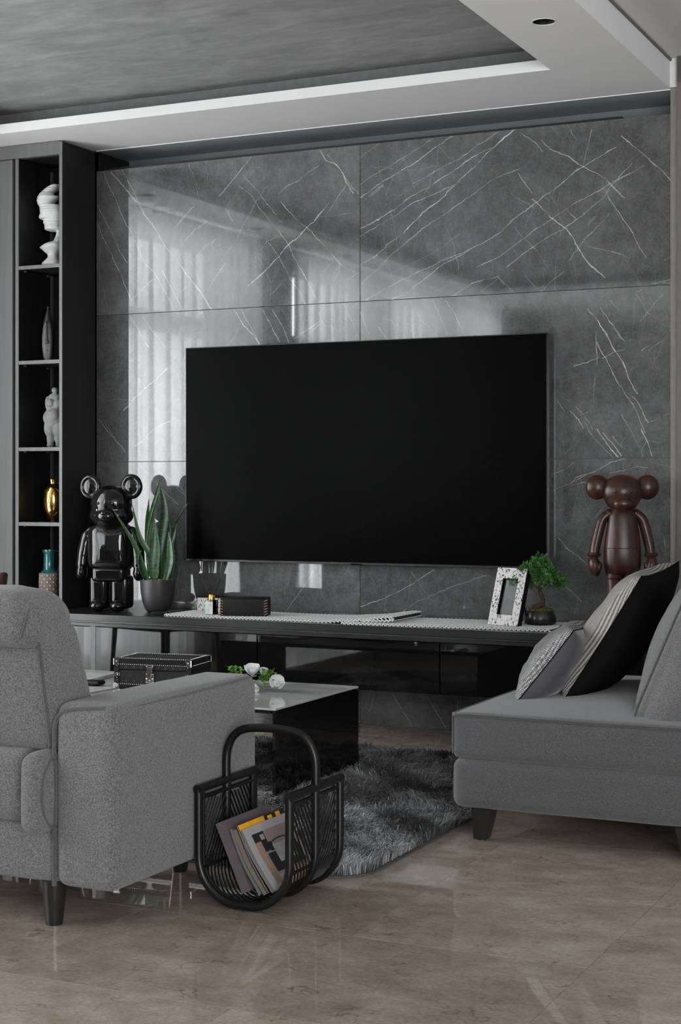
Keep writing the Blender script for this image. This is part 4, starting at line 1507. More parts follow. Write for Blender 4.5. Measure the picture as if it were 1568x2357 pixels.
# ---------------------------------------------------------------- grey sofa (chaise end)
M_sofa = fabric('charcoal_grey_upholstery', (0.088, 0.089, 0.092), 1.15, 0.45, 0.35)
M_sofap = fabric('charcoal_piping', (0.06, 0.061, 0.063), 1.15, 0.3, 0.3)
M_leg = mat('black_stained_leg', 0.01, 0.3, var=0.2)
t = thing('sofa', 'low charcoal grey fabric sofa on black tapered legs at the right', 'sofa', (-1.37, -1.48, 0))
hx, hy = .46, .585
link('base', cushion(2 * hx, 2 * hy, .158, .035, (.004, .004, 0), 20, .0012, 3, c=(0, 0, .178)), M_sofa, t)
link('seat_cushion', cushion(2 * hx, 2 * hy, .145, .026, (.004, .006, .032), 24, .0015, 8, c=(0, 0, .327)), M_sofa, t)
b = BM()
rp = []
for cx, cy_, a0 in ((hx - .03, hy - .03, 0), (-hx + .03, hy - .03, 1), (-hx + .03, -hy + .03, 2), (hx - .03, -hy + .03, 3)):
    for k in range(7):
        a = a0 * PI / 2 + k / 6 * PI / 2
        rp.append((cx + .0255 * math.cos(a), cy_ + .0255 * math.sin(a), .3915 + .0012 * math.sin(7 * a)))
full = []
for i in range(len(rp)):
    p, q = Vector(rp[i]), Vector(rp[(i + 1) % len(rp)])
    n_ = max(1, int((q - p).length / .06))
    for k in range(n_):
        f = p.lerp(q, k / n_)
        ex = 0.0045
        f.x += math.copysign(ex * max(0, 1 - (f.y / hy) ** 2), f.x) if abs(abs(f.x) - hx) < .03 else 0
        f.y += math.copysign(ex * max(0, 1 - (f.x / hx) ** 2), f.y) if abs(abs(f.y) - hy) < .03 else 0
        full.append(f)
for f in full:
    f.x *= 1.005
    f.y *= 1.004
tube(b, full, .0052, 6, closed=True)
link('piping', b, M_sofap, t)
b = BM()
tube(b, [(-hx + .0075, -hy + .0065, z) for z in (.27, .30, .34, .375, .388)], .0038, 6)
link('corner_piping', b, M_sofap, t)
for x, y, sx in ((-.385, -.54, 1), (.30, -.54, -1), (-.385, .50, 1), (.30, .50, -1)):
    b = BM()
    s = Vector((-sx * .02 * 0, 0, 0))
    v = []
    for z, o0, o1, d0, d1 in ((.004, -.008, .036, -.022, .022), (.102, -.012, .058, -.03, .03)):
        xs = (x + o0, x + o1) if sx > 0 else (x - o1, x - o0)
        v.append([b.verts.new((xs[0], y + d0, z)), b.verts.new((xs[1], y + d0, z)), b.verts.new((xs[1], y + d1, z)), b.verts.new((xs[0], y + d1, z))])
    for k in range(4):
        b.faces.new((v[0][k], v[0][(k + 1) % 4], v[1][(k + 1) % 4], v[1][k]))
    b.faces.new(v[0][::-1])
    b.faces.new(v[1])
    bmesh.ops.bevel(b, geom=b.edges[:], offset=.002, segments=1, affect='EDGES')
    lg = link('leg', b, M_leg, t)
    b = BM()
    bmesh.ops.create_cone(b, segments=14, radius1=.014, radius2=.014, depth=.004, cap_ends=True, matrix=MT((x + .014 * sx, y, .002)))
    link('glide', b, M_blackmetal, lg)
link('backrest', cushion(.16, 2 * hy, .55, .05, (.01, 0, .01), 14, .002, 2, c=(.545, 0, .38)), M_sofa, t)


def local_frame(o, W, H):
    """matrix with x=W, y=H, z=W x H"""
    W = Vector(W).normalized()
    H = Vector(H)
    H = (H - W * H.dot(W)).normalized()
    N = W.cross(H)
    return Matrix(((W.x, H.x, N.x, o[0]), (W.y, H.y, N.y, o[1]), (W.z, H.z, N.z, o[2]), (0, 0, 0, 1)))


def pillow_parts(t, sx, sy, T, front, back, piping, seed=0, pinch=.07, sag=.0):
    """throw pillow in its x-y plane (corner at the origin), front towards -z (bm), back towards +z"""
    n = 30

    def P(u, v, side):
        x = u * (1 - pinch * (1 - v * v) * abs(u) ** 3)
        y = v * (1 - pinch * (1 - u * u) * abs(v) ** 3)
        e = max(0, (1 - u ** 2)) ** .42 * max(0, (1 - v ** 2)) ** .42
        z = side * T / 2 * e
        wr = noise.noise(Vector((u * 2.2 + seed, v * 2.2, side * 3 + seed))) * .012 + noise.noise(Vector((u * 6 + seed, v * 5, side))) * .004
        z += wr * e
        fold = noise.noise(Vector((seed + 4, v * 3, 0))) * .006
        return Vector((sx / 2 * (x + 1), sy / 2 * (y + 1) + fold * 0, z + sag * (1 - v * v) * 0))
    for side, name, m in ((-1, 'front_cover', front), (1, 'back_cover', back)):
        b = BM()
        g = [[b.verts.new(P(-1 + 2 * i / n, -1 + 2 * j / n, side)) for i in range(n + 1)] for j in range(n + 1)]
        for j in range(n):
            for i in range(n):
                b.faces.new((g[j][i], g[j][i + 1], g[j + 1][i + 1], g[j + 1][i]))
        o = link(name, b, m, t, sharp=180)
    b = BM()
    rim = [P(-1 + 2 * k / 24, -1, 0) for k in range(24)] + [P(1, -1 + 2 * k / 24, 0) for k in range(24)] + [P(1 - 2 * k / 24, 1, 0) for k in range(24)] + [P(-1, 1 - 2 * k / 24, 0) for k in range(24)]
    tube(b, rim, .0022, 5, closed=True)
    link('edge_cord', b, piping, t)


M_satin = mat('grey_satin', (0.062, 0.058, 0.066), 0.42, var=0.08, vscale=12, bump=0.15, bscale=60, sheen=0.4)
M_blackcloth = mat('black_cloth', 0.004, 0.9, var=0.2, vscale=200, spec=0.1)
M_greek = weave('meander_jacquard', 0.42, 0.03, 95, 0.6, greek=True)
M_tweed = weave('black_and_cream_basket_weave', (0.40, 0.385, 0.35), 0.02, 240)
t = thing('throw_pillow', 'small pillow with a silver meander pattern front and grey satin back, leftmost on the sofa', 'pillow', (0, 0, 0), 0, 'throw pillows on the sofa')
t.matrix_world = local_frame((-1.712, -1.785, .398), (-.02, 1, .02), (.185, .03, .232))
pillow_parts(t, .33, .315, .165, M_greek, M_satin, M_blackcloth, 2.0)
t = thing('throw_pillow', 'large pillow with black and cream basket weave front and black back, middle of sofa', 'pillow', (0, 0, 0), 0, 'throw pillows on the sofa')
t.matrix_world = local_frame((-1.575, -1.725, .400), (.0, 1, .05), (.262, .02, .41))
pillow_parts(t, .50, .50, .20, M_tweed, M_blackcloth, M_blackcloth, 5.5)
M_back = fabric('light_grey_upholstery', (0.155, 0.155, 0.158), 0.9, 0.4, 0.5)
t = thing('back_cushion', 'big plain light grey sofa cushion with piping at the right edge', 'cushion', (0, 0, 0))
t.matrix_world = local_frame((-1.285, -2.0, .395), (0, 1, 0), (.150, 0, .35))
cw, ch, ct = .58, .52, .17
link('cover', cushion(cw, ch, ct, .07, (.008, .02, .075), 20, .003, 6, c=(cw / 2, ch / 2, ct / 2)), M_back, t)
for zz, nm in ((.012, 'piping'), (ct - .012, 'piping')):
    b = BM()
    pts = []
    rr_ = .065
    for cx, cy_, a0 in ((cw - rr_, ch - rr_, 0), (rr_, ch - rr_, 1), (rr_, rr_, 2), (cw - rr_, rr_, 3)):
        for k in range(7):
            a = a0 * PI / 2 + k / 6 * PI / 2
            e = -.012
            pts.append((cx + (rr_ + e) * math.cos(a), cy_ + (rr_ + e) * math.sin(a), zz))
    full = []
    for i in range(len(pts)):
        p, q = Vector(pts[i]), Vector(pts[(i + 1) % len(pts)])
        m_ = max(1, int((q - p).length / .04))
        full += [p.lerp(q, k / m_) for k in range(m_)]
    for f in full:
        u_, v_ = (f.x / cw - .5) * 2, (f.y / ch - .5) * 2
        f.x += .010 * math.copysign(1, u_) * (1 - v_ * v_) * abs(u_) ** 3
        f.y += .02 * math.copysign(1, v_) * (1 - u_ * u_) * abs(v_) ** 3
    tube(b, full, .004, 6, closed=True)
    link(nm, b, M_sofap, t)
# ---------------------------------------------------------------- armchair, seen from behind
M_chair = fabric('mid_grey_upholstery', (0.158, 0.159, 0.161), 0.72, 0.5, 0.6)
M_chairp = fabric('grey_piping', (0.085, 0.085, 0.087), 0.8, 0.3, 0.3)
t = thing('armchair', 'grey fabric armchair seen from behind, at the left by the magazine rack', 'armchair', (-2.63, -3.07, 0))
OX, OY = -2.63, -3.07
lx = lambda x: x - OX
ly = lambda y: y - OY


def armdrop(x, y, x0, x1, sgn):
    near = 1 - (y - (ly(-3.070) - .3675)) / .735
    inner = (x - x0) if sgn > 0 else (x1 - x)
    return .011 * near + .026 * max(0, 1 - inner / .10) ** 1.4 * max(0, near) ** 3


def armbox(x0, x1, sgn):
    """arm: crisp piped outer edges"""
    def fn(p):
        return Vector((p.x, p.y, p.z - armdrop(p.x, p.y, x0, x1, sgn) * max(0, (p.z - .11) / .462)))
    return cushion(x1 - x0, .735, .462, .032, (.004, .004, .003), 20, .001, 2, c=((x0 + x1) / 2, ly(-3.070), .340))


for x0, x1, s in ((lx(-2.350), lx(-2.166), 1), (-lx(-2.166), -lx(-2.350), -1)):
    a = link('arm', armbox(x0, x1, s), M_chair, t)
    # piping around the rear panel and along the outer top edge
    b = BM()
    yb = ly(-3.070) - .3675
    pts = [(x0 + .002, yb + .006, .115), (x0 + .001, yb + .003, .13), (x0 + .001, yb + .003, .30), (x0 + .001, yb + .003, .47), (x0 + .004, yb + .003, .512), (x0 + .016, yb + .003, .538), (x0 + .05, yb + .003, .554), (x1 - .035, yb + .008, .5625)]
    if s < 0:
        pts = [(x0 + x1 - q[0], q[1], q[2]) for q in pts]
    tube(b, spline(pts, 5), .0055, 8)
    link('piping', b, M_chairp, a)
    b = BM()
    xo = x1 - .004 if s > 0 else x0 + .004
    tube(b, spline([(xo - .012 * s, yb + .02, .5600), (xo - .004 * s, yb + .10, .557), (xo, yb + .3, .5590), (xo, yb + .5, .562), (xo, yb + .728, .566)], 6), .0022, 6)
    link('top_seam', b, M_chairp, a)
link('base', cushion(.57, .66, .155, .025, (.0, .008, .0), 16, .0012, 6, c=(0, ly(-3.09), .188)), M_chair, t)
link('seat_cushion', cushion(.555, .56, .15, .04, (0, .006, .015), 16, .0015, 7, c=(0, ly(-2.98), .345)), M_chair, t)
link('lumbar_panel', cushion(.46, .12, .185, .035, (.002, .018, .0), 16, .0018, 9, c=(-.02, ly(-3.385), .351)), M_chair, t)
for s in (-1, 1):
    b = cushion(.066, .12, .196, .028, (.004, .008, .006), 12, .001, 12, c=(s * .2475, ly(-3.437), .345))
    e = link('side_bolster', b, M_chair, t)
    b = BM()
    y_ = ly(-3.437)
    pts = []
    for k in range(13):
        a = PI / 2 + k / 12 * PI
        pts.append((s * .2815, y_ + .02 + .07 * math.cos(a), .345 + (.093 if math.sin(a) > 0 else .093) * math.sin(a)))
    tube(b, spline(pts, 2), .003, 6)
    link('piping', b, M_chairp, e)


def shear(p):
    k = (p.z - .45)
    return Vector((p.x, p.y - k * .30, p.z))


def backfn(p):
    # thins and leans towards the top
    k = max(0, p.z - .45)
    y = p.y
    cyy = ly(-3.31)
    y = cyy + (y - cyy) * (1 - .35 * k / .35)
    return Vector((p.x, y - k * .30, p.z + .012 * math.sin(p.x * 9) * k))


link('backrest', cushion(.555, .225, .335, .04, (.003, .022, 0), 22, .0022, 13, backfn, c=(0, ly(-3.31), .605)), M_chair, t)
b = BM()


def rear_y(z):
    k = z - .45
    return ly(-3.31) - .108 * (1 - .35 * k / .35) - k * .30


for s in (-1, 1):
    tube(b, spline([(s * .262, rear_y(z) - .004, z) for z in (.455, .52, .60, .68, .725)] + [(s * .250, rear_y(.752), .750), (s * .20, rear_y(.752) - .004, .752), (0, rear_y(.75) - .012, .752)], 6), .0045, 6)
link('piping', b, M_chairp, t)


def headfn(p):
    k = p.z - .45
    # crumpled roll, sloping down at the corners
    w = .007 * math.sin(p.x * 46 + p.z * 30 + p.y * 20) * max(0, (p.z - .76) / .1) * (1 if p.y < ly(-3.4) else .3)
    return Vector((p.x, p.y - .02 * max(0, (p.z - .80) / .06) - (abs(p.x) / .27) ** 4 * -.01, p.z + w * .4 - .016 * (abs(p.x) / .27) ** 6))


hr = link('headrest', cushion(.545, .205, .138, .055, (.004, .012, .012), 24, .003, 21, headfn, c=(0, ly(-3.435), .780)), M_chair, t)
for s in (-1, 1):
    b = BM()
    tube(b, spline([(s * .255, ly(-3.535), .737), (s * .262, ly(-3.53), .765), (s * .255, ly(-3.50), .81), (s * .246, ly(-3.455), .829)], 6), .0035, 6)
    link('headrest_seam', b, M_chairp, hr)
for x, y in ((lx(-2.384), ly(-3.385)), (-lx(-2.384), ly(-3.385)), (lx(-2.384), ly(-2.775)), (-lx(-2.384), ly(-2.775))):
    b = BM()
    loft(b, [(.0, x, y, .0205, .0205), (.004, x, y, .0215, .0215), (.115, x, y, .034, .034)], 24)
    link('leg', b, M_leg, t, sharp=40)

# ---------------------------------------------------------------- shag rug
M_backing = mat('rug_backing', 0.06, 0.9)
t = thing('shag_rug', 'dark grey shaggy rug on the marble floor below the coffee table', 'rug', (-2.95, -1.69, 0))
b = BM()
x0, x1, y0, y1 = -1.0, 1.085, -.985, .975
R = .13
out = []
for cx, cy_, a0 in ((x1 - R, y1 - R, 0), (x0 + R, y1 - R, 1), (x0 + R, y0 + R, 2), (x1 - R, y0 + R, 3)):
    for k in range(9):
        a = a0 * PI / 2 + k / 8 * PI / 2
        out.append((cx + R * math.cos(a), cy_ + R * math.sin(a)))
lo = [b.verts.new((x, y, 0.0005)) for x, y in out]
hi = [b.verts.new((x, y, 0.006)) for x, y in out]
for k in range(len(out)):
    b.faces.new((lo[k], lo[(k + 1) % len(out)], hi[(k + 1) % len(out)], hi[k]))
b.faces.new(lo[::-1])
b.faces.new(hi)
link('backing', b, M_backing, t)
rs = np.random.RandomState(3)
NB = 150000
bx_ = rs.uniform(x0 + .01, x1 - .008, NB)
by_ = rs.uniform(y0 + .01, y1 - .008, NB)
qx = np.clip(bx_, x0 + R, x1 - R)
qy = np.clip(by_, y0 + R, y1 - R)
keep = np.hypot(bx_ - qx, by_ - qy) < R - .006
bx_, by_ = bx_[keep], by_[keep]
NB = len(bx_)


def field(x, y, f, s):
    return (np.sin(x * f * 1.3 + s + 1.7 * np.sin(y * f * .9 + s * 2)) + np.sin(y * f * 1.1 + s * 3 + 1.9 * np.sin(x * f * .8 + s)) + .6 * np.sin((x + y) * f * 2.3 + s * 5)) / 2.6


tuft = .022
tx = np.round(bx_ / tuft + .35 * rs.randn(NB) * 0) * tuft
ty = np.round(by_ / tuft) * tuft
ang = 2.4 * field(bx_, by_, 9, 1.0) + 1.1 * field(tx, ty, 60, 2.0) + .35 * rs.randn(NB) - .7
ln = rs.uniform(.028, .055, NB) * (1 + .25 * field(tx, ty, 40, 4))
tilt = .75 + .35 * field(bx_, by_, 14, 3.0) + .15 * rs.randn(NB)
dx, dy = np.cos(ang), np.sin(ang)
wv = .0016
px_, py_ = -dy * wv, dx * wv
z0 = np.full(NB, .006)
h1, l1 = ln * .55 * np.cos(tilt * .5), ln * .55 * np.sin(tilt * .5)
h2, l2 = h1 + ln * .45 * np.cos(tilt * 1.5), l1 + ln * .45 * np.sin(tilt * 1.5)
h2 = np.maximum(h2, .006)
V = np.empty((NB, 5, 3), np.float32)
V[:, 0] = np.stack([bx_ - px_, by_ - py_, z0], 1)
V[:, 1] = np.stack([bx_ + px_, by_ + py_, z0], 1)
V[:, 2] = np.stack([bx_ + dx * l1 + px_, by_ + dy * l1 + py_, z0 + h1], 1)
V[:, 3] = np.stack([bx_ + dx * l1 - px_, by_ + dy * l1 - py_, z0 + h1], 1)
V[:, 4] = np.stack([bx_ + dx * l2, by_ + dy * l2, z0 + h2 * .9], 1)
me = bpy.data.meshes.new('pile')
me.vertices.add(NB * 5)
me.vertices.foreach_set('co', V.ravel())
i0 = (np.arange(NB) * 5)[:, None]
loops = np.concatenate([i0 + np.array([[0, 1, 2, 3]]), i0 + np.array([[3, 2, 4]])], 1).ravel()
me.loops.add(len(loops))
me.loops.foreach_set('vertex_index', loops.astype(np.int32))
me.polygons.add(NB * 2)
st = np.stack([np.arange(NB) * 7, np.arange(NB) * 7 + 4], 1).ravel()
me.polygons.foreach_set('loop_start', st.astype(np.int32))
me.update(calc_edges=True)
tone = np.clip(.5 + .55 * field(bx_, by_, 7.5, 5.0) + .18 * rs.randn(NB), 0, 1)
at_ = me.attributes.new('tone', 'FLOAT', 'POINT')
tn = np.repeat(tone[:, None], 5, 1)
tn[:, 0:2] *= .8  # roots darkened: the shade between strands is put into the tone
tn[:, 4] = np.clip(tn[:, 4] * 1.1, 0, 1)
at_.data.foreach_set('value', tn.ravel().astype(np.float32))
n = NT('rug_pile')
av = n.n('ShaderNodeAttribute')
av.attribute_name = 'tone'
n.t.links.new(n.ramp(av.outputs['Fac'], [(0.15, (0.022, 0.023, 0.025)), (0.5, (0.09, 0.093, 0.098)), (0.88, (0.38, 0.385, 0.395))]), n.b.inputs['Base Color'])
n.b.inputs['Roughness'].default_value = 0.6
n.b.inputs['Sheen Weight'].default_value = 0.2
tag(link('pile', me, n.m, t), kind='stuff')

# ---------------------------------------------------------------- coffee table
M_ttop = NT('white_marbled_glass')
nz = M_ttop.noise(M_ttop.objco(), 4, 6, 0.6, 1.5).outputs[0]
M_ttop.t.links.new(M_ttop.ramp(nz, [(0.35, 0.42), (0.55, 0.46), (0.7, 0.38)]), M_ttop.b.inputs['Base Color'])
M_ttop.b.inputs['Roughness'].default_value = 0.04
M_ttop.b.inputs['IOR'].default_value = 1.65
M_bglass = mat('black_table_glass', 0.004, 0.03, var=0.02, spec=0.6)
t = thing('coffee_table', 'low waterfall coffee table with black glass ends and a pale glass top', 'table', (-3.27, -1.472, 0))
link('top', bx(-.69, .69, -.343, .343, .3235, .33, .001, 1), M_ttop.m, t)
link('top_underside', bx(-.69, .69, -.343, .343, .312, .3232, .0008, 1), M_bglass, t)
link('end_panel', bx(.678, .690, -.343, .343, .010, .3118), M_bglass, t)
link('end_panel', bx(-.690, -.678, -.343, .343, .010, .3118), M_bglass, t)
link('lower_shelf', bx(-.677, -.30, -.33, .33, .10, .11), M_bglass, t)

# ---------------------------------------------------------------- studded trunk box
M_tbody = mat('charcoal_coated_canvas', 0.009, 0.6, var=0.2, vscale=200, spec=0.25)
M_print = mat('monogram_print', 0.045, 0.5)
M_chrome = mat('polished_chrome', 0.75, 0.12, 1.0, var=0.05)
M_trim = mat('black_leather_trim', 0.004, 0.5, spec=0.25)
t = thing('trunk_box', 'small black monogrammed trunk with silver corners and studs on the coffee table', 'box', (-3.39, -1.60, .3305), .15)
TW, TD, THH = .315, .20, .116
lid0 = .074
link('body', bx(.001, TW - .001, .001, TD, .0, lid0 - .001, .002, 1), M_tbody, t)
ld = link('lid', bx(.001, TW - .001, .001, TD, lid0, THH, .002, 1), M_tbody, t)
b = BM()
for x0_, x1_, z0_, z1_ in ((.0, TW, THH - .017, THH + .0008), (0, TW, -.0, .016), (0, .018, .0, THH), (TW - .018, TW, 0, THH)):
    box(b, x0_, x1_, -.0012, .0012, z0_, z1_)
for z0_, z1_ in ((THH - .017, THH + .0008), (0, .016)):
    box(b, TW - .0012, TW + .0012, 0, TD, z0_, z1_)
for y0_, y1_ in ((0, .014), (TD - .014, TD)):
    box(b, TW - .0012, TW + .0013, y0_, y1_, 0, THH)
for x0_, x1_, y0_, y1_ in ((0, TW, 0, .014), (0, TW, TD - .014, TD), (0, .014, 0, TD), (TW - .014, TW, 0, TD)):
    box(b, x0_, x1_, y0_, y1_, THH - .001, THH + .0012)
link('leather_trim', b, M_trim, t)
b = BM()
for k in range(60):
    x = .004 + k * (TW - .008) / 59
    for z in (THH - .013, .004):
        box(b, x, x + .0025, -.0022, -.001, z, z + .009)
link('ribbed_edge', b, M_trim, t)
b = BM()


def stud(x, y, z, r=.0016):
    ball(b, (x, y, z), r, u=8, v=5)


for k in range(34):
    x = .018 + k * (TW - .036) / 33
    stud(x, -.0015, THH - .021)
    stud(x, -.0015, .020)
    stud(x, .012, THH + .0012)
    stud(x, TD - .012, THH + .0012)
for k in range(18):
    y = .016 + k * (TD - .03) / 17
    stud(TW + .0015, y, THH - .021)
    stud(TW + .0015, y, .020)
    stud(.012, y, THH + .0012)
    stud(TW - .012, y, THH + .0012)
for z in (.034, .044, .062, .090):
    stud(.012, -.0015, z)
    stud(TW - .012, -.0015, z)
tag(link('studs', b, M_chrome, t), kind='stuff')
# corner guards
for x, sx in ((0, 1), (TW, -1)):
    for z, sz in ((0, 1), (THH, -1)):
        for yb_, sy in ((0, 1), (TD, -1)):
            b = BM()
            e = .0022
            def plate(axis):
                pts = [(0, 0), (.023, 0)] + [(.023 * math.cos(a), .025 * math.sin(a)) for a in [PI / 12 * k for k in range(1, 6)]] + [(0, .025)]
                vs = []
                for p, q in pts:
                    if axis == 'y':
                        co = (x + sx * p, yb_ - sy * e, z + sz * q)
                    elif axis == 'x':
                        co = (x - sx * e, yb_ + sy * p, z + sz * q)
                    else:
                        co = (x + sx * p, yb_ + sy * q * .8, z - sz * e)
                    vs.append(b.verts.new(co))
                f = b.faces.new(vs)
                r_ = bmesh.ops.extrude_face_region(b, geom=[f])
                d = {'y': (0, sy * .0016, 0), 'x': (sx * .0016, 0, 0), 'z': (0, 0, sz * .0016)}[axis]
                bmesh.ops.translate(b, vec=d, verts=[v for v in r_['geom'] if isinstance(v, bmesh.types.BMVert)])
            if z > 0 or sy > 0:
                plate('y')
                plate('x')
                if z > 0:
                    plate('z')
                tube(b, [(x - sx * .001, yb_ - sy * .001, z), (x - sx * .001, yb_ - sy * .001, z + sz * .024)], .0022, 6)
                ball(b, (x + sx * .010, yb_ - sy * .003, z + sz * .010), .003, u=10, v=6)
                link('corner_guard', b, M_chrome, t)
for x, sx in ((0, 1), (TW, -1)):
    b = BM()
    box(b, min(x - sx * .0026, x + sx * .024), max(x - sx * .0026, x + sx * .024), -.0034, -.001, .049, .061, .001, 1)
    box(b, min(x - sx * .0028, x + sx * .0), max(x - sx * .0028, x), -.003, .022, .049, .061)
    ball(b, (x + sx * .015, -.004, .055), .0026, u=10, v=6)
    link('side_clasp', b, M_chrome, t)
b = BM()
LX = .148
box(b, LX - .017, LX + .017, -.0042, -.0008, .026, .064, .001, 1)
box(b, LX - .015, LX + .015, -.0044, -.001, .084, .096, .002, 1)
box(b, LX - .011, LX + .011, -.0070, -.004, .066, .086, .001, 1)
v_ = [b.verts.new(p) for p in ((LX - .010, -.0075, .072), (LX + .010, -.0075, .072), (LX + .006, -.0075, .052), (LX, -.0075, .046), (LX - .006, -.0075, .052))]
f_ = b.faces.new(v_)
r_ = bmesh.ops.extrude_face_region(b, geom=[f_])
bmesh.ops.translate(b, vec=(0, .004, 0), verts=[v for v in r_['geom'] if isinstance(v, bmesh.types.BMVert)])
for dx_, z, r in ((-.012, .043, .004), (.012, .043, .004), (0, .037, .003), (-.013, .030, .002), (.013, .030, .002), (-.013, .059, .002), (.013, .059, .002), (-.012, .090, .0024), (.012, .090, .0024)):
    ball(b, (LX + dx_, -.0045, z), (r, r * .7, r), u=10, v=6)
link('lock_plate', b, M_chrome, t)
b = BM()


def bar(x0, z0, x1, z1, w=.0011, y=-.0004):
    d = Vector((x1 - x0, 0, z1 - z0)).normalized() * .0001
    s = Vector((-(z1 - z0), 0, x1 - x0)).normalized() * w / 2
    p, q = Vector((x0, y, z0)), Vector((x1, y, z1))
    b.faces.new([b.verts.new(p - s), b.verts.new(q - s), b.verts.new(q + s), b.verts.new(p + s)])


def star(x, z, r=.006):
    for k in range(4):
        a = k * PI / 2
        c_, s_ = math.cos(a), math.sin(a)
        P_ = lambda u, v: b.verts.new((x + u * c_ - v * s_, -.0004, z + u * s_ + v * c_))
        b.faces.new([P_(0, 0), P_(r * .55, -r * .28), P_(r, 0), P_(r * .55, r * .28)])


def lv(x, z):
    bar(x - .006, z + .006, x - .003, z - .008)
    bar(x - .006, z - .008, x + .004, z - .008)
    bar(x - .004, z + .009, x + .002, z - .005)
    bar(x + .002, z - .005, x + .008, z + .009, .0007)
    bar(x - .008, z + .009, x - .001, z + .009, .0006)


def diamond(x, z):
    for r in (.008, .004):
        bar(x - r, z, x, z + r, .0008)
        bar(x, z + r, x + r, z, .0008)
        bar(x + r, z, x, z - r, .0008)
        bar(x, z - r, x - r, z, .0008)


for x, k in ((.036, 0), (.066, 1), (.096, 0), (.196, 0), (.226, 1), (.256, 0), (.284, 1)):
    (lv if k == 0 else diamond)(x, .052)
for x in (.050, .082, .112, .182, .212, .242, .272):
    star(x, .031)
    star(x, .085)
for f in b.faces[:]:
    pass
link('monogram', b, M_print, t, sharp=None)

# ---------------------------------------------------------------- papers and small things on the table
M_paper = mat('magazine_paper', 0.55, 0.35, var=0.25, vscale=14)
M_paper2 = mat('cream_page', 0.42, 0.4, var=0.3, vscale=25)
for k, (x, y, w_, d_, h_, rz, m_, lab) in enumerate([
    (-3.70, -1.42, .22, .28, .012, .1, M_paper, 'thick white magazine lying behind the trunk on the coffee table'),
    (-3.52, -1.655, .27, .19, .005, -.08, M_paper2, 'thin pale magazine sticking out in front of the black trunk')]):
    t = thing('magazine', lab, 'magazine', (x, y, .3305), rz, 'magazines on the coffee table')
    link('pages', bx(-w_ / 2 + .002, w_ / 2 - .002, -d_ / 2 + .002, d_ / 2 - .002, .0006, h_ - .0006), M_paper, t)
    link('cover', bx(-w_ / 2, w_ / 2, -d_ / 2, d_ / 2, h_ - .0006, h_), m_, t)
    link('back_cover', bx(-w_ / 2, w_ / 2, -d_ / 2, d_ / 2, 0, .0006), m_, t)
t = thing('leather_pouch', 'small black leather pouch at the left corner of the trunk', 'pouch', (-3.50, -1.585, .3365), .1)
link('body', cushion(.085, .06, .016, .007, (0, 0, .003), 8, c=(0, 0, .009)), M_trim, t)

# ---------------------------------------------------------------- white artificial roses
M_petal = mat('white_petal', 0.72, 0.6, var=0.06, vscale=40)
M_petal.node_tree.nodes['Principled BSDF'].inputs['Subsurface Weight'].default_value = 0.15
M_petal.node_tree.nodes['Principled BSDF'].inputs['Subsurface Radius'].default_value = (.01, .01, .01)
M_rleaf = mat('bright_green_leaf', (0.07, 0.20, 0.02), 0.45, var=0.55, vscale=50)
M_stem = mat('green_stem', (0.04, 0.10, 0.02), 0.5)


def rose(label, loc, aim, r, stem_to, leaves_at, seed):
    rr = random.Random(seed)
    t = thing('white_rose', label, 'flower', loc, 0, 'white artificial roses on the coffee table')
    A = Vector(aim).normalized().to_track_quat('Z', 'Y').to_matrix().to_4x4()
    for k in range(7):
        a = k * 2.4 + rr.uniform(-.2, .2)
        inner = k < 3
        R_ = r * (.62 if inner else 1.0)
        b = BM()
        g = []
        nu, nv = 8, 8
        for j in range(nv + 1):
            v = j / nv
            row = []
            for i in range(nu + 1):
                u = -1 + 2 * i / nu
                wd = (.35 + .75 * math.sin(min(1, v * 1.25) * PI * .5)) * (1 - .25 * v ** 6)
                th = a + u * wd * (.95 if inner else .8)
                rad = R_ * (math.sin(v * PI * .62) * (.92 if not inner else .8)) * (1 + (.18 * v ** 4 if not inner else 0))
                z = R_ * (1.55 * v - .5) * (1 if inner else .9) - (0.10 * R_ * u * u * v)
                rad += .03 * R_ * math.sin(u * 5 + k) * v
                row.append(b.verts.new(A @ Vector((rad * math.cos(th), rad * math.sin(th), z))))
            g.append(row)
        for j in range(nv):
            for i in range(nu):
                b.faces.new((g[j][i], g[j][i + 1], g[j + 1][i + 1], g[j + 1][i]))
        o = link('petal', b, M_petal, t, sharp=180)
        sm = o.modifiers.new('thick', 'SOLIDIFY')
        sm.thickness = .0008
    b = BM()
    s0 = A @ Vector((0, 0, -.4 * r))
    e = Vector(stem_to) - Vector(loc)
    tube(b, spline([s0, s0.lerp(e, .4) - Vector((0, 0, .004)), e], 6), .0018, 6)
    link('stem', b, M_stem, t)
    for (lx_, ly_, lz_, l) in leaves_at:
        d = Vector((rr.gauss(0, .6), rr.gauss(0, .5), rr.uniform(.1, .9))).normalized()
        b = BM()
        c0 = Vector((lx_, ly_, lz_)) - Vector(loc)
        pts = [c0 + d * l * q + Vector((0, 0, -l * .25 * q * q)) for q in (0, .33, .66, 1)]
        ww = l * .42
        sd = d.cross(Vector((rr.gauss(0, .4), rr.gauss(0, .4), 1))).normalized()
        rows_ = []
        for p, w_ in zip(pts, (.12, 1, .85, .05)):
            rows_.append([b.verts.new(p - sd * ww / 2 * w_ + Vector((0, 0, .003 * w_))), b.verts.new(p), b.verts.new(p + sd * ww / 2 * w_ + Vector((0, 0, .003 * w_)))])
        for P_, Q_ in zip(rows_, rows_[1:]):
            for i in range(2):
                b.faces.new((P_[i], P_[i + 1], Q_[i + 1], Q_[i]))
        o = link('leaf', b, M_rleaf, t, sharp=180)
    return t


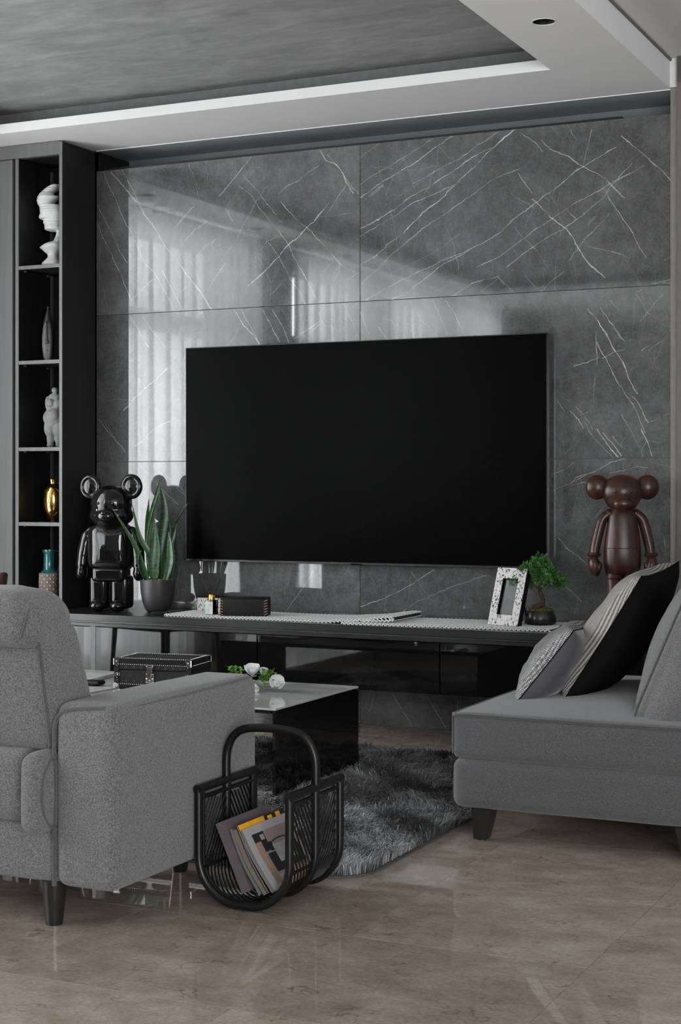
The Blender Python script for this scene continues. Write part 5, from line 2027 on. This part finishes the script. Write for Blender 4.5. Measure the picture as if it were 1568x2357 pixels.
def scatter(cx, cy_, cz, s, n_, seed, l=.032):
    rr = random.Random(seed)
    return [(cx + rr.uniform(-s, s), cy_ + rr.uniform(-s, s) * .8, cz + rr.uniform(-.3, .7) * s, l * rr.uniform(.7, 1.2)) for _ in range(n_)]


rose('tallest white rose leaning back, behind the arm of the armchair', (-2.90, -1.40, .395), (.1, -.25, 1), .030, (-3.02, -1.30, .336), scatter(-2.970, -1.40, .385, .030, 26, 1), 1)
rose('small half-hidden white rose between the two large ones', (-2.868, -1.37, .387), (.5, -.2, .8), .021, (-2.98, -1.27, .336), scatter(-2.84, -1.38, .385, .022, 14, 2), 2)
rose('white rose hanging face down at the front of the bunch', (-2.868, -1.455, .357), (.25, -.4, -.6), .024, (-2.97, -1.33, .336), scatter(-2.835, -1.42, .362, .026, 20, 3), 3)
rose('rightmost white rose lying on the glass table top', (-2.787, -1.415, .358), (.35, -.55, .45), .029, (-2.95, -1.34, .336), scatter(-2.832, -1.40, .375, .024, 20, 4), 4)

# ---------------------------------------------------------------- rattan magazine rack
M_rattan = mat('black_rattan', 0.006, 0.34, var=0.3, vscale=60, spec=0.3)
t = thing('magazine_rack', 'black rattan magazine rack with an arched handle on the marble floor', 'magazine rack', (-2.013, -2.92, 0))
RX0, RX1, RT, RB, RR = -.134, .136, .305, .0125, .118


def u_path(off=0.0, n=10):
    """U in x-z; off shrinks it inwards"""
    r = RR - off
    P_ = [(RX0 + off, RT), (RX0 + off, .24), (RX0 + off, .18), (RX0 + off, RB + RR)]
    for k in range(1, n + 1):
        a = PI + k / n * PI / 2
        P_.append((RX0 + RR + r * math.cos(a), RB + RR + r * math.sin(a)))
    for k in range(0, n + 1):
        a = 1.5 * PI + k / n * PI / 2
        P_.append((RX1 - RR + r * math.cos(a), RB + RR + r * math.sin(a)))
    P_ += [(RX1 - off, .18), (RX1 - off, .24), (RX1 - off, RT)]
    return P_


for y in (-.150, 0.0, .150):
    b = BM()
    tube(b, [(x, y, z) for x, z in u_path()], .0115, 12)
    f = link('u_frame', b, M_rattan, t)
    if abs(y) > .1:
        b = BM()
        tube(b, [(x, y - math.copysign(.014, y), z) for x, z in u_path(.006)], .0055, 8)
        link('inner_cane', b, M_rattan, f)
for x in (RX0, RX1):
    b = BM()
    tube(b, [(x, -.160, RT + .002), (x, 0, RT + .002), (x, .160, RT + .002)], .0115, 12)
    link('top_rail', b, M_rattan, t)
    b = BM()
    tube(b, [(x + (.004 if x < 0 else -.004), -.150, RT - .022), (x + (.004 if x < 0 else -.004), .150, RT - .022)], .006, 8)
    link('lower_rail', b, M_rattan, t)
b = BM()
hp = [(RX0 - .001, 0, RT), (RX0 - .001, 0, .36), (RX0 + .004, 0, .395), (RX0 + .022, 0, .428), (RX0 + .058, 0, .449), (0, 0, .455), (RX1 - .058, 0, .449), (RX1 - .022, 0, .428), (RX1 - .004, 0, .395), (RX1 + .001, 0, .36), (RX1 + .001, 0, RT)]
tube(b, spline(hp, 6), .0115, 12)
link('handle', b, M_rattan, t)
UP = u_path(.004, 14)
UL = [0]
for p, q in zip(UP, UP[1:]):
    UL.append(UL[-1] + math.dist(p, q))


def u_at(s):
    for i in range(1, len(UL)):
        if s <= UL[i] + 1e-9:
            f = (s - UL[i - 1]) / (UL[i] - UL[i - 1])
            return (UP[i - 1][0] + (UP[i][0] - UP[i - 1][0]) * f, UP[i - 1][1] + (UP[i][1] - UP[i - 1][1]) * f)
    return UP[-1]


for (ya, yb_, sg) in ((-.140, -.008, -1), (.008, .140, 1)):
    s0 = -.20
    while s0 < UL[-1] + .20:
        pts = []
        for k in range(15):
            f = k / 14
            s = s0 + sg * (f - .5) * .20
            if .024 < s < UL[-1] - .024:
                x, z = u_at(s)
                pts.append((x, ya + (yb_ - ya) * f, z))
        if len(pts) >= 4:
            b = BM()
            tube(b, pts, .0026, 6)
            link('reed', b, M_rattan, t)
        s0 += .0265
for x, z in ((RX0 + .012, .10), (RX1 - .012, .10), (0.0, .010)):
    b = BM()
    zz = z
    tube(b, [(x, -.150, zz), (x, .150, zz)], .005, 8)
    link('cross_rod', b, M_rattan, t)

# ---------------------------------------------------------------- magazines standing in the rack
M_pagese = mat('page_edges', (0.13, 0.128, 0.128), 0.6, var=0.06, vscale=60)
M_bookc = mat('mauve_grey_book_cloth', (0.085, 0.072, 0.078), 0.7, var=0.1)
M_yellow = mat('yellow_print', (0.75, 0.36, 0.01), 0.35)
M_ink = mat('black_print', 0.012, 0.3)
M_cov = mat('pale_cover', (0.34, 0.32, 0.325), 0.22, var=0.05, vscale=15)
M_pink = mat('dusty_pink_print', (0.24, 0.18, 0.18), 0.22, var=0.12, vscale=10)
M_beige = mat('beige_print', (0.25, 0.175, 0.125), 0.22, var=0.2, vscale=20)
M_steel = mat('pale_grey_print', (0.28, 0.275, 0.28), 0.22, var=0.2, vscale=25)
M_olive = mat('olive_grey_cover', (0.08, 0.07, 0.058), 0.4, var=0.15)
BX, BY = -2.013, -2.92


def mag(name, label, path, thick, y0, y1, mc, mpages, cat='magazine'):
    """bent block of pages: path top -> bottom in world x-z of its upper-right (cover) face"""
    t = thing(name, label, cat, (path[-1][0], (y0 + y1) / 2, path[-1][1]), 0, 'magazines in the rattan rack')
    ox, oy, oz = t.location
    P_ = spline([(x, 0, z) for x, z in path], 6)

    def sheet(off0, off1, ym0, ym1, e0=0.0, e1=1.0):
        b = BM()
        m = len(P_)
        rings = []
        for i in range(m):
            T = (P_[min(i + 1, m - 1)] - P_[max(i - 1, 0)]).normalized()
            N = Vector((-T.z, 0, T.x))          # pointing up-right away from the pages
            if N.x < 0:
                N = -N
            rings.append([b.verts.new(P_[i] + N * a + Vector((-ox, y - oy, -oz))) for a, y in ((off0, ym0), (off0, ym1), (off1, ym1), (off1, ym0))])
        for A_, B_ in zip(rings, rings[1:]):
            for k in range(4):
                b.faces.new((A_[k], A_[(k + 1) % 4], B_[(k + 1) % 4], B_[k]))
        b.faces.new(rings[0][::-1])
        b.faces.new(rings[-1])
        return b
    link('pages', sheet(-thick + .0008, -.0008, y0 + .001, y1 - .001), mpages, t)
    link('cover', sheet(-.0008, 0, y0, y1), mc, t)
    link('back_cover', sheet(-thick, -thick + .0008, y0, y1), mc, t)
    if cat == 'book':
        link('spine', sheet(-thick, 0, y0 - .002, y0), mc, t)

    def patch(u0, u1, v0, v1, m, pts=None, lift=.0004, nm='print'):
        """u along the spine top->bottom 0..1, v from near to far edge 0..1"""
        b = BM()
        if pts is None:
            n_ = 8
            rows_ = []
            for i in range(n_ + 1):
                rows_.append([(u0 + (u1 - u0) * i / n_, v0), (u0 + (u1 - u0) * i / n_, v1)])
        else:
            rows_ = pts
        R_ = []
        for row in rows_:
            rr_ = []
            for u, v in row:
                f = u * (len(P_) - 1)
                i = min(int(f), len(P_) - 2)
                p = P_[i].lerp(P_[i + 1], f - i)
                T = (P_[i + 1] - P_[i]).normalized()
                N = Vector((-T.z, 0, T.x))
                if N.x < 0:
                    N = -N
                rr_.append(b.verts.new(p + N * lift + Vector((-ox, y0 + (y1 - y0) * v - oy, -oz))))
            R_.append(rr_)
        for A_, B_ in zip(R_, R_[1:]):
            b.faces.new((A_[0], A_[1], B_[1], B_[0]))
        link(nm, b, m, t, sharp=None)
    return patch


YN, YF = -3.045, -2.80
# each path is the right-hand (cover) face, top -> bottom
mag('book', 'thick mauve-grey hardback book, leftmost in the rattan rack', [(-2.084, .224), (-2.044, .136), (-2.004, .048)], .028, YN, YF, M_bookc, M_pagese, 'book')
mag('magazine', 'olive grey magazine next to the thick book in the rack', [(-2.060, .205), (-2.022, .120), (-1.972, .043)], .010, YN, YF + .01, M_olive, M_pagese)
mag('magazine', 'thin beige-backed magazine third from the left in the rack', [(-2.050, .203), (-2.010, .120), (-1.958, .044)], .009, YN, YF + .01, M_beige, M_pagese)
p = mag('magazine', 'magazine with a black and yellow cover showing above the front one', [(-2.043, .214), (-2.000, .125), (-1.950, .050)], .006, YN, YF + .01, M_ink, M_pagese)
p(.0, .10, .0, .55, M_yellow)
p(.02, .09, .62, .72, M_yellow)
p(.01, .08, .80, .90, M_yellow)
p = mag('magazine', 'front magazine with a pale cover photo of a desk and grey armchair', [(-2.030, .204), (-1.984, .125), (-1.932, .054)], .011, YN, YF + .01, M_cov, M_pagese)
p(.12, .93, .12, .92, M_pink)
p(.12, .42, .12, .36, M_ink, lift=.0006)
p(.25, .93, .12, .24, M_beige, lift=.0008)
p(.16, .24, .26, .34, M_steel, lift=.0008)
p(.46, .76, .26, .92, M_ink, lift=.0007)
p(.36, .64, .42, .80, M_steel, None, .0009)
p(.30, .44, .36, .42, M_ink, lift=.0010)
p(.80, .93, .24, .92, M_steel, lift=.0007)
p(.84, .93, .40, .92, M_yellow, lift=.0009)
arc = []
for k in range(13):
    a = PI * k / 12
    arc.append([(.40 - .12 * math.sin(a), .60 - .26 * math.cos(a)), (.41 - .11 * math.sin(a), .60 - .25 * math.cos(a))])
p(0, 0, 0, 0, M_ink, arc, .0011)

# ---------------------------------------------------------------- brown leather chair beyond the armchair
M_brown = mat('dark_brown_leather', (0.035, 0.012, 0.010), 0.4, var=0.2)
t = thing('side_chair', 'dark brown leather chair whose back tip shows at the left edge', 'chair', (-4.36, -1.30, 0), 0.3)
b = cushion(.44, .05, .34, .02, (.0, .012, .01), 12, c=(0, 0, 0), fn=lambda p: Vector((p.x * (1 + .12 * (p.z / .17)), p.y - .10 * p.z + .06 * (p.x / .22) ** 2 - .16, p.z + .550 + .03 * (abs(p.x) / .22) ** 3)))
link('backrest', b, M_brown, t)
link('seat', cushion(.46, .44, .07, .025, (0, 0, .01), 12, c=(0, .03, .40)), M_brown, t)
for x, y in ((-.19, -.15), (.19, -.15), (-.19, .21), (.19, .21)):
    b = BM()
    tube(b, [(x * 1.1, y * 1.1, .0), (x, y, .38)], [.009, .014], 10)
    link('leg', b, M_blackmetal, t)

# ---------------------------------------------------------------- dark sofa by the curtains (it shows only as a reflection in the console doors)
M_dsofa = fabric('dark_grey_upholstery', (0.05, 0.05, 0.052), 0.8, 0.4, 0.4)
t = thing('sofa', 'long dark sofa by the curtains, mirrored in the black console doors', 'sofa', (-4.45, -5.2, 0))
link('base', cushion(.86, 3.9, .24, .04, (0, 0, 0), 14, c=(0, 0, .23)), M_dsofa, t)
for k in range(5):
    link('seat_cushion', cushion(.62, .70, .15, .04, (0, 0, .02), 12, c=(.10, -1.44 + .72 * k, .42)), M_dsofa, t)
    link('back_cushion', cushion(.20, .70, .42, .06, (.02, 0, .01), 12, c=(-.26, -1.44 + .72 * k, .66)), M_dsofa, t)
link('backrest', cushion(.16, 3.9, .50, .04, (0, 0, 0), 12, c=(-.38, 0, .56)), M_dsofa, t)
for s in (-1, 1):
    link('arm', cushion(.86, .16, .38, .04, (0, 0, 0), 12, c=(0, s * 1.87, .44)), M_dsofa, t)
for x, y in ((-.36, -1.85), (.36, -1.85), (-.36, 1.85), (.36, 1.85)):
    b = BM()
    loft(b, [(0, x, y, .018, .018), (.112, x, y, .028, .028)], 16)
    link('leg', b, M_leg, t)
